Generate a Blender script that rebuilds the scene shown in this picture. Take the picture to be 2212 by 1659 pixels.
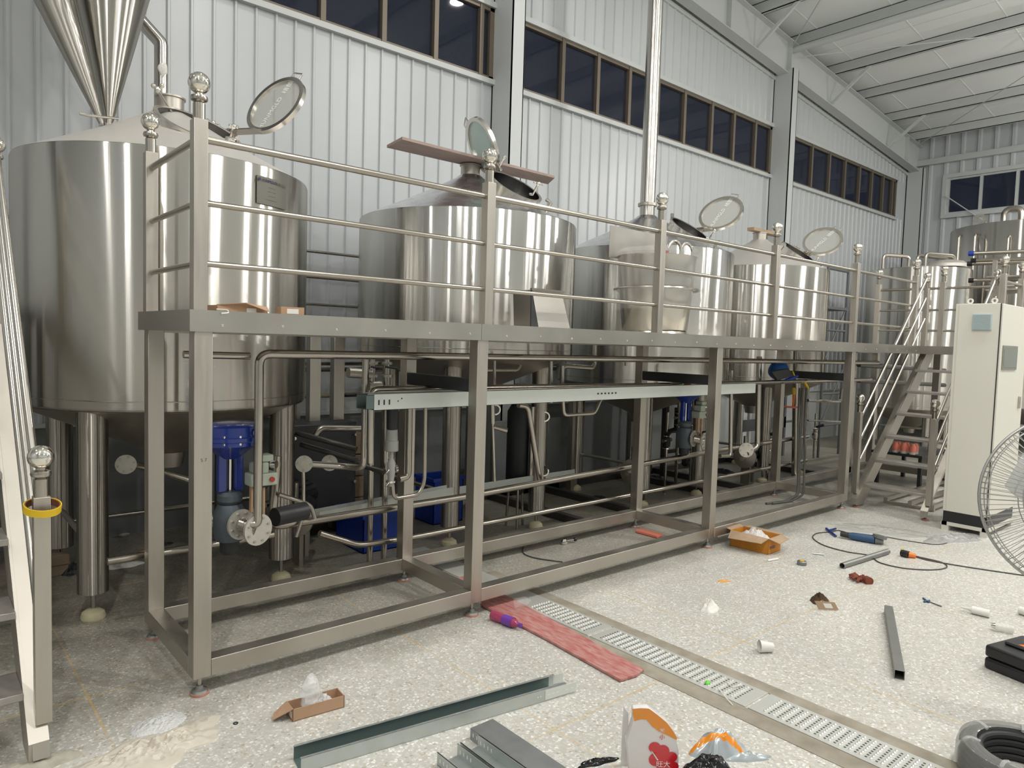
import bpy, math, random
from mathutils import Vector as V, Matrix, Quaternion, noise
R_ = math.radians
PI = math.pi
D = bpy.data
scn = bpy.context.scene
COL = scn.collection
for o in list(D.objects):
    D.objects.remove(o)
random.seed(7)

# ------------------------------------------------------------------ camera
CAM = V((-0.98202, -3.28818, 1.668)); FPX = 1530.694
RR = V((0.756978, -0.652748, 0.030064)); UU = V((0.016012, 0.064524, 0.997788)); FW = V((0.653244, 0.754822, -0.059295))
cd = D.cameras.new('camera'); cam = D.objects.new('camera', cd); COL.objects.link(cam)
cd.sensor_fit = 'HORIZONTAL'; cd.sensor_width = 36.0; cd.lens = FPX * 36.0 / 2212.0
cd.clip_start = 0.05; cd.clip_end = 200
mw = Matrix.Identity(4)
for i in range(3):
    mw[i][0] = RR[i]; mw[i][1] = UU[i]; mw[i][2] = -FW[i]; mw[i][3] = CAM[i]
cam.matrix_world = mw
scn.camera = cam

# ------------------------------------------------------------------ light
scn.view_settings.view_transform = 'Standard'; scn.view_settings.look = 'None'
scn.view_settings.gamma = 1.0; scn.view_settings.use_curve_mapping = False
scn.view_settings.exposure = 0.0
w = D.worlds.new('night_sky'); scn.world = w; w.use_nodes = True
w.node_tree.nodes['Background'].inputs[0].default_value = (0.10, 0.12, 0.20, 1)
w.node_tree.nodes['Background'].inputs[1].default_value = 0.16
LAMPS = [(-6.0, -4.2, 1.0), (-1.6, -3.4, 1.0), (2.6, -3.4, 1.0), (6.0, -3.3, 1.0), (9.6, -3.4, 1.2), (13.5, -3.4, 1.7), (-3.5, -8.5, 0.8), (3.5, -8.5, 0.8), (10.5, -8.5, 0.8),
         (1.0, 0.35, 0.55), (5.6, 0.35, 0.55), (-4.0, 0.35, 0.6)]
for i, (x, y, k) in enumerate(LAMPS):      # shaded lamps hung right under the roof
    l = D.lights.new('high_bay_light', 'AREA'); l.shape = 'DISK'; l.size = 0.2; l.energy = 95 * k; l.color = (1.0, 0.98, 0.94)
    o = D.objects.new('high_bay_light', l); COL.objects.link(o); o.location = (x, y, 7.42 - 0.1 * x)
    if y < 0:                              # point lights added below the front lamps to lift the ceiling
        l = D.lights.new('ceiling_fill', 'POINT'); l.shadow_soft_size = 0.07; l.energy = 88 * k; l.color = (1.0, 0.98, 0.94)
        o = D.objects.new('ceiling_fill', l); COL.objects.link(o); o.location = (x, y, 6.0 - 0.06 * x)

# ------------------------------------------------------------------ measuring helper (photo point -> world point on a known plane)
def ray(px, py):
    return (FW + RR * ((px - 1106) / FPX) - UU * ((py - 829.5) / FPX)).normalized()
def at(px, py, X=None, Y=None, Z=None):
    d = ray(px, py)
    if X is not None: t = (X - CAM.x) / d.x
    elif Y is not None: t = (Y - CAM.y) / d.y
    else: t = ((Z or 0) - CAM.z) / d.z
    return CAM + d * t

# ------------------------------------------------------------------ materials
def mat(name, col, rough=0.5, metal=0.0, noise_amt=0.0, nscale=8.0, bump=0.0, bscale=40, aniso=0.0, trans=0.0, alpha=1.0,
        emis=None, spec=None, stretch=None, rvar=0.0, coat=0.0, col2=None):
    m = D.materials.new(name); m.use_nodes = True
    nt = m.node_tree; N = nt.nodes; L = nt.links; b = N['Principled BSDF']
    b.inputs['Base Color'].default_value = (*col, 1); b.inputs['Roughness'].default_value = rough; b.inputs['Metallic'].default_value = metal
    if trans: b.inputs['Transmission Weight'].default_value = trans
    if alpha < 1: b.inputs['Alpha'].default_value = alpha
    if spec is not None: b.inputs['Specular IOR Level'].default_value = spec
    if coat: b.inputs['Coat Weight'].default_value = coat
    if emis: b.inputs['Emission Color'].default_value = (*emis[0], 1); b.inputs['Emission Strength'].default_value = emis[1]
    if noise_amt or bump or rvar:
        tc = N.new('ShaderNodeTexCoord'); mp = N.new('ShaderNodeMapping'); L.new(tc.outputs['Object'], mp.inputs[0])
        if stretch: mp.inputs['Scale'].default_value = stretch
        nz = N.new('ShaderNodeTexNoise'); nz.inputs['Scale'].default_value = nscale; nz.inputs['Detail'].default_value = 5; L.new(mp.outputs[0], nz.inputs[0])
        if noise_amt:
            mx = N.new('ShaderNodeMixRGB'); c2 = col2 or tuple(max(0, c * (1 - noise_amt)) for c in col)
            mx.inputs[1].default_value = (*c2, 1); mx.inputs[2].default_value = (*col, 1)
            rp = N.new('ShaderNodeMapRange'); rp.inputs[1].default_value = 0.16; rp.inputs[2].default_value = 0.65
            L.new(nz.outputs[0], rp.inputs[0]); L.new(rp.outputs[0], mx.inputs[0]); L.new(mx.outputs[0], b.inputs['Base Color'])
        if rvar:
            rr = N.new('ShaderNodeMapRange'); rr.inputs[1].default_value = 0.3; rr.inputs[2].default_value = 0.7
            rr.inputs[3].default_value = max(0.02, rough - rvar); rr.inputs[4].default_value = rough + rvar
            L.new(nz.outputs[0], rr.inputs[0]); L.new(rr.outputs[0], b.inputs['Roughness'])
        if bump:
            n2 = N.new('ShaderNodeTexNoise'); n2.inputs['Scale'].default_value = bscale; L.new(mp.outputs[0], n2.inputs[0])
            bp = N.new('ShaderNodeBump'); bp.inputs['Strength'].default_value = bump; bp.inputs['Distance'].default_value = 0.01
            L.new(n2.outputs[0], bp.inputs['Height']); L.new(bp.outputs[0], b.inputs['Normal'])
    if aniso:
        b.inputs['Anisotropic'].default_value = aniso
        tg = N.new('ShaderNodeTangent'); tg.direction_type = 'RADIAL'; tg.axis = 'Z'
        L.new(tg.outputs[0], b.inputs['Tangent']); b.inputs['Anisotropic Rotation'].default_value = 0.25
    return m

def shell_mat(name, col, rough, streak):
    """brushed cylinder: grooves run round the vessel, slight sheet-to-sheet variation"""
    m = D.materials.new(name); m.use_nodes = True
    N = m.node_tree.nodes; L = m.node_tree.links; N.remove(N['Principled BSDF'])
    b = N.new('ShaderNodeBsdfAnisotropic'); L.new(b.outputs[0], N['Material Output'].inputs[0])
    b.inputs['Color'].default_value = (*col, 1); b.inputs['Roughness'].default_value = rough; b.inputs['Anisotropy'].default_value = 0.8
    tg = N.new('ShaderNodeTangent'); tg.direction_type = 'RADIAL'; tg.axis = 'Z'; L.new(tg.outputs[0], b.inputs['Tangent'])
    tc = N.new('ShaderNodeTexCoord'); mp = N.new('ShaderNodeMapping'); mp.inputs['Scale'].default_value = (9, 9, 0.10)
    L.new(tc.outputs['Object'], mp.inputs[0])
    nz = N.new('ShaderNodeTexNoise'); nz.inputs['Scale'].default_value = 2.2; nz.inputs['Detail'].default_value = 3; L.new(mp.outputs[0], nz.inputs[0])
    bp = N.new('ShaderNodeBump'); bp.inputs['Strength'].default_value = streak; bp.inputs['Distance'].default_value = 0.012
    L.new(nz.outputs[0], bp.inputs['Height']); L.new(bp.outputs[0], b.inputs['Normal'])
    return m
MT = {}
MT['shell'] = shell_mat('brushed_steel_shell', (0.62, 0.60, 0.56), 0.235, 0.04)
MT['shell_bright'] = shell_mat('polished_steel_shell', (0.66, 0.65, 0.62), 0.20, 0.07)
MT['leg_steel'] = shell_mat('brushed_leg_tube', (0.50, 0.47, 0.42), 0.27, 0.01)
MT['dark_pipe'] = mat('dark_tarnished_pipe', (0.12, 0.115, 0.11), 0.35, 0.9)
MT['bagclear'] = mat('thin_clear_bag', (0.9, 0.9, 0.9), 0.12, 0.0, alpha=0.42, bump=0.5, bscale=60)
MT['galv_dark'] = mat('dull_zinc_cover', (0.36, 0.37, 0.38), 0.45, 0.75, 0.3, 9)
MT['darkskid'] = mat('dark_skid_steel', (0.11, 0.105, 0.10), 0.5, 0.7)
MT['cone'] = mat('pale_steel_cone', (0.72, 0.69, 0.65), 0.5, 0.75, 0.12, 3, bump=0.05, bscale=9)
MT['cone_bright'] = mat('polished_steel_cone', (0.66, 0.66, 0.68), 0.24, 1.0, bump=0.12, bscale=4, rvar=0.08)
MT['steel'] = mat('satin_steel', (0.54, 0.505, 0.45), 0.42, 1.0, 0.12, 6, rvar=0.07, stretch=(6, 6, 0.5))
MT['steel_x'] = mat('satin_steel_beam', (0.54, 0.505, 0.45), 0.45, 1.0, 0.14, 5, rvar=0.08)
MT['fascia'] = mat('sheet_steel', (0.50, 0.475, 0.43), 0.33, 1.0, 0.06, 4, bump=0.04, bscale=3, rvar=0.05)
MT['rail'] = mat('rail_steel', (0.46, 0.425, 0.37), 0.26, 1.0)
MT['pipe'] = mat('pipe_steel', (0.50, 0.47, 0.42), 0.22, 1.0, 0.1, 10, rvar=0.06)
MT['chrome'] = mat('chrome', (0.80, 0.77, 0.70), 0.07, 1.0)
MT['galv'] = mat('galvanised_steel', (0.55, 0.585, 0.57), 0.45, 0.8, 0.12, 14, rvar=0.08)
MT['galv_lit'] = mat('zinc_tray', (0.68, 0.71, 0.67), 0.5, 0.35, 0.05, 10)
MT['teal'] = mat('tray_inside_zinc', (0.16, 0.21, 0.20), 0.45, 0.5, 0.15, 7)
MT['wall'] = mat('white_wall_sheet', (0.50, 0.52, 0.53), 0.28, 0.0, 0.035, 2.5, spec=0.5)
MT['dado'] = mat('grey_plaster_wall', (0.23, 0.24, 0.24), 0.8, 0.0, 0.2, 2)
MT['white'] = mat('white_paint_steel', (0.53, 0.55, 0.54), 0.42)
MT['column'] = mat('column_paint', (0.52, 0.54, 0.535), 0.45)
MT['ceil'] = mat('roof_sheet', (0.82, 0.84, 0.83), 0.6, 0.0, 0.06, 0.8)
MT['winframe'] = mat('bronze_window_frame', (0.17, 0.14, 0.105), 0.45, 0.3)
MT['sill'] = mat('window_trim_paint', (0.50, 0.52, 0.51), 0.4)
MT['black'] = mat('black_plastic', (0.018, 0.018, 0.02), 0.42)
MT['rubber'] = mat('black_rubber', (0.02, 0.02, 0.02), 0.6)
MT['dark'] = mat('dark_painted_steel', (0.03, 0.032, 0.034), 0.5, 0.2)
MT['grey_cast'] = mat('grey_cast_iron', (0.10, 0.12, 0.14), 0.5, 0.3, 0.15, 20)
MT['blue'] = mat('blue_enamel', (0.012, 0.035, 0.25), 0.22, coat=0.5)
MT['blue_bin'] = mat('blue_plastic_bin', (0.008, 0.045, 0.36), 0.4)
MT['sage'] = mat('sage_green_cast', (0.42, 0.47, 0.38), 0.45)
MT['red'] = mat('red_plastic', (0.42, 0.03, 0.025), 0.45)
MT['orange'] = mat('orange_plastic', (0.85, 0.20, 0.02), 0.4)
MT['pad'] = mat('cream_foot_plastic', (0.62, 0.58, 0.38), 0.5)
MT['redpad'] = mat('dusty_red_foot', (0.50, 0.25, 0.19), 0.7, 0.0, 0.3, 30)
MT['card'] = mat('brown_cardboard', (0.46, 0.29, 0.18), 0.8, 0.0, 0.12, 12)
MT['cab'] = mat('cabinet_paint', (0.70, 0.68, 0.60), 0.5, 0.0, 0.02, 2, bump=0.02, bscale=200)
MT['vent'] = mat('pale_blue_vent', (0.46, 0.55, 0.56), 0.5)
MT['screen'] = mat('touch_screen', (0.15, 0.17, 0.13), 0.15)
MT['screenframe'] = mat('screen_bezel', (0.22, 0.22, 0.18), 0.5)
MT['whitep'] = mat('white_plastic', (0.78, 0.77, 0.72), 0.4)
MT['film'] = mat('clear_film', (0.88, 0.88, 0.86), 0.16, 0.0, alpha=0.34, bump=0.5, bscale=25)
MT['film_milky'] = mat('milky_film', (0.82, 0.81, 0.75), 0.2, 0.0, alpha=0.62, bump=0.6, bscale=30)
MT['bubble'] = mat('bubble_wrap', (0.93, 0.93, 0.91), 0.18, 0.0, alpha=0.7, bump=0.8, bscale=90)
MT['clear'] = mat('clear_plastic', (0.95, 0.95, 0.95), 0.05, 0.0, alpha=0.12)
MT['lidglass'] = mat('lid_glass', (0.50, 0.50, 0.46), 0.12, 0.0, alpha=0.5, spec=0.8)
MT['lidglass_green'] = mat('lid_glass_green', (0.45, 0.60, 0.55), 0.1, 0.0, alpha=0.6, spec=0.8)
MT['lidtext'] = mat('white_lettering', (0.8, 0.82, 0.76), 0.5)
MT['ink'] = mat('blue_black_ink', (0.02, 0.03, 0.10), 0.5)
MT['inkgrey'] = mat('grey_ink', (0.10, 0.10, 0.07), 0.5)
MT['neck_shade'] = mat('shaded_neck_steel', (0.09, 0.085, 0.08), 0.3, 1.0)  # neck steel darkened to carry the shade inside the hatch
MT['plate'] = mat('nameplate_steel', (0.17, 0.165, 0.14), 0.5, 0.6)
MT['wood'] = mat('dusty_pink_plank', (0.40, 0.30, 0.26), 0.8, 0.0, 0.35, 14, stretch=(0.4, 3, 3))
MT['woodend'] = mat('pale_timber', (0.40, 0.29, 0.19), 0.8, 0.0, 0.2, 14)
MT['redboard'] = mat('worn_red_board', (0.40, 0.12, 0.11), 0.55, 0.0, 0.5, 18, stretch=(3, 0.8, 1), col2=(0.56, 0.36, 0.32))
MT['brownleather'] = mat('rust_glove_fabric', (0.22, 0.055, 0.03), 0.85, 0.0, 0.3, 25)
MT['kraft'] = mat('kraft_paper', (0.44, 0.31, 0.20), 0.8, 0.0, 0.15, 15)
MT['soil'] = mat('dark_brown_lining', (0.08, 0.045, 0.02), 0.9, 0.0, 0.3, 30)
MT['cloth'] = mat('off_white_cloth', (0.80, 0.79, 0.74), 0.9, 0.0, 0.1, 20)
MT['cloth_sheet'] = mat('cream_plastic_sheet', (0.70, 0.64, 0.54), 0.28, 0.0, 0.08, 9, alpha=0.86)
MT['yellow'] = mat('yellow_tape', (0.72, 0.48, 0.01), 0.4)
MT['tapecore'] = mat('tape_core', (0.20, 0.07, 0.03), 0.7)
MT['orangebox'] = mat('printed_orange_carton', (0.62, 0.25, 0.025), 0.7, 0.0, 0.25, 14)
MT['toolblue'] = mat('dark_blue_tool', (0.03, 0.08, 0.17), 0.45)
MT['toolgrey'] = mat('tool_grey', (0.22, 0.23, 0.23), 0.4, 0.6)
MT['bagwhite'] = mat('glossy_white_bag', (0.74, 0.71, 0.70), 0.15, coat=0.6, bump=0.3, bscale=14)
MT['bagorange'] = mat('glossy_orange_print', (0.80, 0.27, 0.01), 0.15, coat=0.6, bump=0.3, bscale=14)
MT['bagred'] = mat('glossy_red_print', (0.62, 0.02, 0.03), 0.2, coat=0.6, bump=0.3, bscale=14)
MT['bagsilver'] = mat('silver_white_foil', (0.55, 0.60, 0.62), 0.22, 0.35, 0.3, 8, bump=0.5, bscale=12)
MT['bagblack'] = mat('glossy_black_bag', (0.008, 0.008, 0.009), 0.14, bump=0.8, bscale=30)
MT['purple'] = mat('purple_bottle_label', (0.16, 0.05, 0.36), 0.3)
MT['juice'] = mat('grape_drink', (0.42, 0.06, 0.14), 0.1, alpha=0.8)
MT['green'] = mat('lime_green_plastic', (0.14, 0.62, 0.05), 0.4)
MT['concrete'] = mat('stained_concrete_edge', (0.34, 0.31, 0.25), 0.85, 0.0, 0.4, 9, col2=(0.20, 0.17, 0.125))
MT['grate'] = mat('drain_grate_steel', (0.62, 0.62, 0.58), 0.42, 0.45, bump=0.1, bscale=20)
MT['slot'] = mat('drain_slot', (0.05, 0.05, 0.045), 0.7)
MT['wire'] = mat('grey_wire_guard', (0.42, 0.42, 0.40), 0.4, 0.7)
MT['cord'] = mat('grey_cord', (0.07, 0.07, 0.06), 0.6)
MT['tape_roll'] = mat('grey_film_wrap', (0.30, 0.30, 0.28), 0.15, 0.0, alpha=0.55, bump=0.6, bscale=20)
MT['brick'] = mat('brown_blocks', (0.30, 0.22, 0.15), 0.85, 0.0, 0.25, 14)
MT['pinkwarn'] = mat('salmon_plastic', (0.75, 0.22, 0.15), 0.5)
MT['ladder'] = mat('grey_scaffold_paint', (0.12, 0.125, 0.13), 0.5, 0.4)

MT['tread'] = mat('dusty_tread_plate', (0.47, 0.44, 0.41), 0.5, 0.75, 0.2, 9)
MT['rail_bright'] = mat('polished_handrail', (0.74, 0.70, 0.64), 0.22, 1.0)
MT['flue'] = shell_mat('polished_flue', (0.62, 0.60, 0.56), 0.18, 0.01)
MT['hopper'] = shell_mat('hopper_sheet', (0.50, 0.48, 0.44), 0.30, 0.02)
MT['flange'] = mat('pale_flange_steel', (0.62, 0.60, 0.54), 0.45, 0.7, 0.1, 20)
MT['valvegrey'] = mat('grey_cast_valve', (0.36, 0.36, 0.34), 0.5, 0.3)
MT['tub'] = mat('tub_steel', (0.56, 0.54, 0.49), 0.25, 1.0, bump=0.2, bscale=6)
MT['toolblue2'] = mat('blue_mask_shell', (0.01, 0.10, 0.36), 0.35)
MT['brickdust'] = mat('dusty_cement_lump', (0.46, 0.43, 0.36), .9, 0, .3, 14, bump=.4, bscale=40)
MT['orangepeel'] = mat('orange_peel', (0.75, .33, .04), .5)
MT['galvdark'] = mat('dull_steel', (0.30, 0.30, 0.285), .5, .8, .15, 12)

MT['grate_bump'] = mat('sparkle_bright_steel', (0.88, 0.88, 0.85), 0.2, 0.55)  # paler than the grate plate, dimple sparkle put into the colour
def floor_mat():
    m = D.materials.new('terrazzo'); m.use_nodes = True; nt = m.node_tree; N = nt.nodes; L = nt.links; b = N['Principled BSDF']
    g = N.new('ShaderNodeNewGeometry'); sp = N.new('ShaderNodeSeparateXYZ'); L.new(g.outputs['Position'], sp.inputs[0])
    vo = N.new('ShaderNodeTexVoronoi'); vo.inputs['Scale'].default_value = 84; vo.inputs['Randomness'].default_value = 1; L.new(g.outputs['Position'], vo.inputs['Vector'])
    bw = N.new('ShaderNodeSeparateColor'); L.new(vo.outputs['Color'], bw.inputs[0])
    cr = N.new('ShaderNodeValToRGB'); e = cr.color_ramp; e.interpolation = 'CONSTANT'
    e.elements[0].position = 0; e.elements[0].color = (0.56, 0.545, 0.495, 1)
    e.elements[1].position = 0.40; e.elements[1].color = (0.63, 0.615, 0.565, 1)
    for p, c in ((0.60, (0.72, 0.71, 0.665, 1)), (0.82, (0.88, 0.87, 0.83, 1)), (0.93, (0.42, 0.41, 0.38, 1)), (0.96, (0.50, 0.42, 0.30, 1))):
        q = e.elements.new(p); q.color = c
    L.new(bw.outputs[0], cr.inputs[0])
    v2 = N.new('ShaderNodeTexVoronoi'); v2.feature = 'DISTANCE_TO_EDGE'; v2.inputs['Scale'].default_value = 84; L.new(g.outputs['Position'], v2.inputs['Vector'])
    mr = N.new('ShaderNodeMapRange'); mr.inputs[1].default_value = 0.02; mr.inputs[2].default_value = 0.14; L.new(v2.outputs['Distance'], mr.inputs[0])
    mx = N.new('ShaderNodeMixRGB'); mx.inputs[1].default_value = (0.58, 0.565, 0.51, 1); L.new(mr.outputs[0], mx.inputs[0]); L.new(cr.outputs[0], mx.inputs[2])
    # broad dirt and dust left by the building work
    nz = N.new('ShaderNodeTexNoise'); nz.inputs['Scale'].default_value = 0.9; nz.inputs['Detail'].default_value = 6; L.new(g.outputs['Position'], nz.inputs[0])
    dm = N.new('ShaderNodeMapRange'); dm.inputs[1].default_value = 0.16; dm.inputs[2].default_value = 0.75; dm.inputs[3].default_value = 1.0; dm.inputs[4].default_value = 0.80
    L.new(nz.outputs[0], dm.inputs[0])
    # trodden dust and painted-in deck shade under and behind the platform (soft edge near y = 0.9)
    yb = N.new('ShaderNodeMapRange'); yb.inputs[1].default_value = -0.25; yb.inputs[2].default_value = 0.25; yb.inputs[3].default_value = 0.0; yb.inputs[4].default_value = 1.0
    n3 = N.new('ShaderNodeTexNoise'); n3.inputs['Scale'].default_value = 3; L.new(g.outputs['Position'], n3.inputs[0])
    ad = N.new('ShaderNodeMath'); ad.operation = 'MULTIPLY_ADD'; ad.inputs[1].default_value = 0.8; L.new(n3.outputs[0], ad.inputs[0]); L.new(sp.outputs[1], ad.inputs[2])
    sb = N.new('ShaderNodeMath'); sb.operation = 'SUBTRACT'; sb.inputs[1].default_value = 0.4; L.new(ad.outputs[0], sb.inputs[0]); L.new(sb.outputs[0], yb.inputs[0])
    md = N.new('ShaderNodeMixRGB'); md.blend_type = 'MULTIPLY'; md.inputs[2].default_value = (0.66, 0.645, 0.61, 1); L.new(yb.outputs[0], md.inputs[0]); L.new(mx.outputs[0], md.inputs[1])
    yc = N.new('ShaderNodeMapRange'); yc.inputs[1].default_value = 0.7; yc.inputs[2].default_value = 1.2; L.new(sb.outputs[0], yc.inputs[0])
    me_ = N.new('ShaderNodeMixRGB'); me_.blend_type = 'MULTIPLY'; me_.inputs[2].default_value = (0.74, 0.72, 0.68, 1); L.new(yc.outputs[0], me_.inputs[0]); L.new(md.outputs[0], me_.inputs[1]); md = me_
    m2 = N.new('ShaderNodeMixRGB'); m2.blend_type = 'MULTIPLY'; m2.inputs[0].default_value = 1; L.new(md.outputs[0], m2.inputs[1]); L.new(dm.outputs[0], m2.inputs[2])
    # thin yellow joint strips every 1.5 m
    cur = m2.outputs[0]
    for k, off in ((0, 0.36), (1, 1.19)):
        a = N.new('ShaderNodeMath'); a.inputs[1].default_value = off + 0.75 + 30; L.new(sp.outputs[k], a.inputs[0])
        f = N.new('ShaderNodeMath'); f.operation = 'MODULO'; f.inputs[1].default_value = 1.5; L.new(a.outputs[0], f.inputs[0])
        s = N.new('ShaderNodeMath'); s.operation = 'SUBTRACT'; s.inputs[1].default_value = 0.75; L.new(f.outputs[0], s.inputs[0])
        ab = N.new('ShaderNodeMath'); ab.operation = 'ABSOLUTE'; L.new(s.outputs[0], ab.inputs[0])
        lt = N.new('ShaderNodeMapRange'); lt.inputs[1].default_value = 0.0035; lt.inputs[2].default_value = 0.006; lt.inputs[3].default_value = 0.62; lt.inputs[4].default_value = 0
        L.new(ab.outputs[0], lt.inputs[0])
        n4 = N.new('ShaderNodeTexNoise'); n4.inputs['Scale'].default_value = 1.6; L.new(g.outputs['Position'], n4.inputs[0])
        r4 = N.new('ShaderNodeMapRange'); r4.inputs[1].default_value = 0.36; r4.inputs[2].default_value = 0.6; r4.inputs[3].default_value = 0.25; L.new(n4.outputs[0], r4.inputs[0])
        ml = N.new('ShaderNodeMath'); ml.operation = 'MULTIPLY'; L.new(lt.outputs[0], ml.inputs[0]); L.new(r4.outputs[0], ml.inputs[1])
        q = N.new('ShaderNodeMixRGB'); q.inputs[2].default_value = (0.58, 0.38, 0.12, 1); L.new(ml.outputs[0], q.inputs[0]); L.new(cur, q.inputs[1]); cur = q.outputs[0]
    L.new(cur, b.inputs['Base Color']); b.inputs['Roughness'].default_value = 0.42
    return m
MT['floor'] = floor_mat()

def glass_mat():
    m = D.materials.new('night_window_glass'); m.use_nodes = True; nt = m.node_tree; N = nt.nodes; L = nt.links
    b = N['Principled BSDF']; b.inputs['Base Color'].default_value = (0.02, 0.025, 0.04, 1); b.inputs['Roughness'].default_value = 0.03
    b.inputs['Transmission Weight'].default_value = 0.0; b.inputs['Alpha'].default_value = 0.35
    b.inputs['Specular IOR Level'].default_value = 0.5
    return m
MT['glass'] = glass_mat()

# ------------------------------------------------------------------ mesh helpers
class M:
    def __init__(s): s.v = []; s.f = []
    def add(s, vs, fs):
        n = len(s.v); s.v += [tuple(v) for v in vs]; s.f += [tuple(i + n for i in f) for f in fs]; return s
    def box(s, x0, x1, y0, y1, z0, z1):
        return s.add([(x, y, z) for z in (z0, z1) for y in (y0, y1) for x in (x0, x1)],
                     [(0, 2, 3, 1), (4, 5, 7, 6), (0, 1, 5, 4), (2, 6, 7, 3), (0, 4, 6, 2), (1, 3, 7, 5)])
    def bar(s, p, q, w, h, up=(0, 0, 1)):
        p = V(p); q = V(q); d = (q - p).normalized(); up = V(up)
        if abs(d.dot(up)) > 0.99: up = V((0, 1, 0))
        a = d.cross(up).normalized(); b = a.cross(d).normalized()
        vs = [c + a * i * w / 2 + b * j * h / 2 for c in (p, q) for j in (-1, 1) for i in (-1, 1)]
        return s.add(vs, [(0, 1, 3, 2), (4, 6, 7, 5), (0, 4, 5, 1), (2, 3, 7, 6), (0, 2, 6, 4), (1, 5, 7, 3)])
    def tube(s, pts, r, seg=14, bend=0.0, bn=6, cap=True, closed=False):
        P = [V(p) for p in pts]
        if bend and len(P) > 2 and not closed:
            Q = [P[0]]
            for i in range(1, len(P) - 1):
                a = (P[i - 1] - P[i]); b = (P[i + 1] - P[i]); k = min(bend, a.length * .48, b.length * .48)
                A = P[i] + a.normalized() * k; B = P[i] + b.normalized() * k
                for j in range(bn + 1):
                    t = j / bn; Q.append(A * (1 - t) ** 2 + P[i] * 2 * t * (1 - t) + B * t * t)
            Q.append(P[-1]); P = Q
        n = len(P); rs = r if isinstance(r, (list, tuple)) else [r] * n
        tan = []
        for i in range(n):
            if closed: t = P[(i + 1) % n] - P[i - 1]
            elif i == 0: t = P[1] - P[0]
            elif i == n - 1: t = P[-1] - P[-2]
            else: t = P[i + 1] - P[i - 1]
            tan.append(t.normalized())
        u = tan[0].orthogonal().normalized(); vs = []
        for i in range(n):
            u = (u - tan[i] * u.dot(tan[i])).normalized(); w_ = tan[i].cross(u)
            for k in range(seg):
                a = 2 * PI * k / seg; vs.append(P[i] + (u * math.cos(a) + w_ * math.sin(a)) * rs[i])
        fs = []
        m = n if closed else n - 1
        for i in range(m):
            j = (i + 1) % n
            for k in range(seg):
                l = (k + 1) % seg; fs.append((i * seg + k, i * seg + l, j * seg + l, j * seg + k))
        if cap and not closed:
            fs.append(tuple(reversed(range(seg)))); fs.append(tuple((n - 1) * seg + k for k in range(seg)))
        return s.add(vs, fs)
    def lathe(s, prof, c=(0, 0, 0), axis=(0, 0, 1), seg=48, cap=True, closed=False):
        c = V(c); ax = V(axis).normalized(); u = ax.orthogonal().normalized() if abs(ax.z) < 0.999 else V((1, 0, 0)); w_ = ax.cross(u)
        vs = []
        for r, z in prof:
            r = max(r, 1e-4)
            for k in range(seg):
                a = 2 * PI * k / seg; vs.append(c + ax * z + (u * math.cos(a) + w_ * math.sin(a)) * r)
        n = len(prof); fs = []
        for i in range(n if closed else n - 1):
            j = (i + 1) % n
            for k in range(seg):
                l = (k + 1) % seg; fs.append((i * seg + k, i * seg + l, j * seg + l, j * seg + k))
        if cap and not closed:
            fs.append(tuple(reversed(range(seg)))); fs.append(tuple((n - 1) * seg + k for k in range(seg)))
        return s.add(vs, fs)
    def sphere(s, c, r, seg=24, sz=1.0):
        pr = [(r * math.sin(PI * i / 14), -r * sz * math.cos(PI * i / 14)) for i in range(15)]
        return s.lathe(pr, c, (0, 0, 1), seg, cap=False)
    def prism(s, poly, d):
        """poly: list of 3D points, extruded by vector d"""
        n = len(poly); d = V(d); P = [V(p) for p in poly]
        return s.add(P + [p + d for p in P], [tuple(reversed(range(n))), tuple(range(n, 2 * n))] + [(i, (i + 1) % n, (i + 1) % n + n, i + n) for i in range(n)])
    def sqtube(s, p, q, w, t=0.003):
        p = V(p); q = V(q); d = (q - p).normalized(); a = d.cross(V((0, 0, 1))).normalized(); b = a.cross(d)
        vs = []
        for c in (p, q):
            for ww in (w / 2, w / 2 - t):
                vs += [c + a * i * ww + b * j * ww for i, j in ((-1, -1), (1, -1), (1, 1), (-1, 1))]
        fs = []
        for i in range(4):
            j = (i + 1) % 4
            fs += [(i, j, j + 8, i + 8), (i + 4, i + 12, j + 12, j + 4), (i, i + 4, j + 4, j), (i + 8, j + 8, j + 12, i + 12)]
        return s.add(vs, fs)
    def obj(s, name, m, parent=None, smooth=35, bevel=0.0):
        me = D.meshes.new(name); me.from_pydata(s.v, [], s.f); me.validate(); me.update()
        import bmesh
        bm = bmesh.new(); bm.from_mesh(me); bmesh.ops.recalc_face_normals(bm, faces=bm.faces); bm.to_mesh(me); bm.free()
        me.materials.append(MT[m] if isinstance(m, str) else m)
        if smooth:
            me.shade_smooth(); me.set_sharp_from_angle(angle=R_(smooth))
        o = D.objects.new(name, me); COL.objects.link(o)
        if bevel:
            b = o.modifiers.new('bevel', 'BEVEL'); b.width = bevel; b.segments = 2; b.limit_method = 'ANGLE'
        if parent: o.parent = parent; o.matrix_parent_inverse = Matrix.Translation(-parent.location) if parent.rotation_euler == parent.rotation_euler.__class__() else parent.matrix_world.inverted()
        return o

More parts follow.
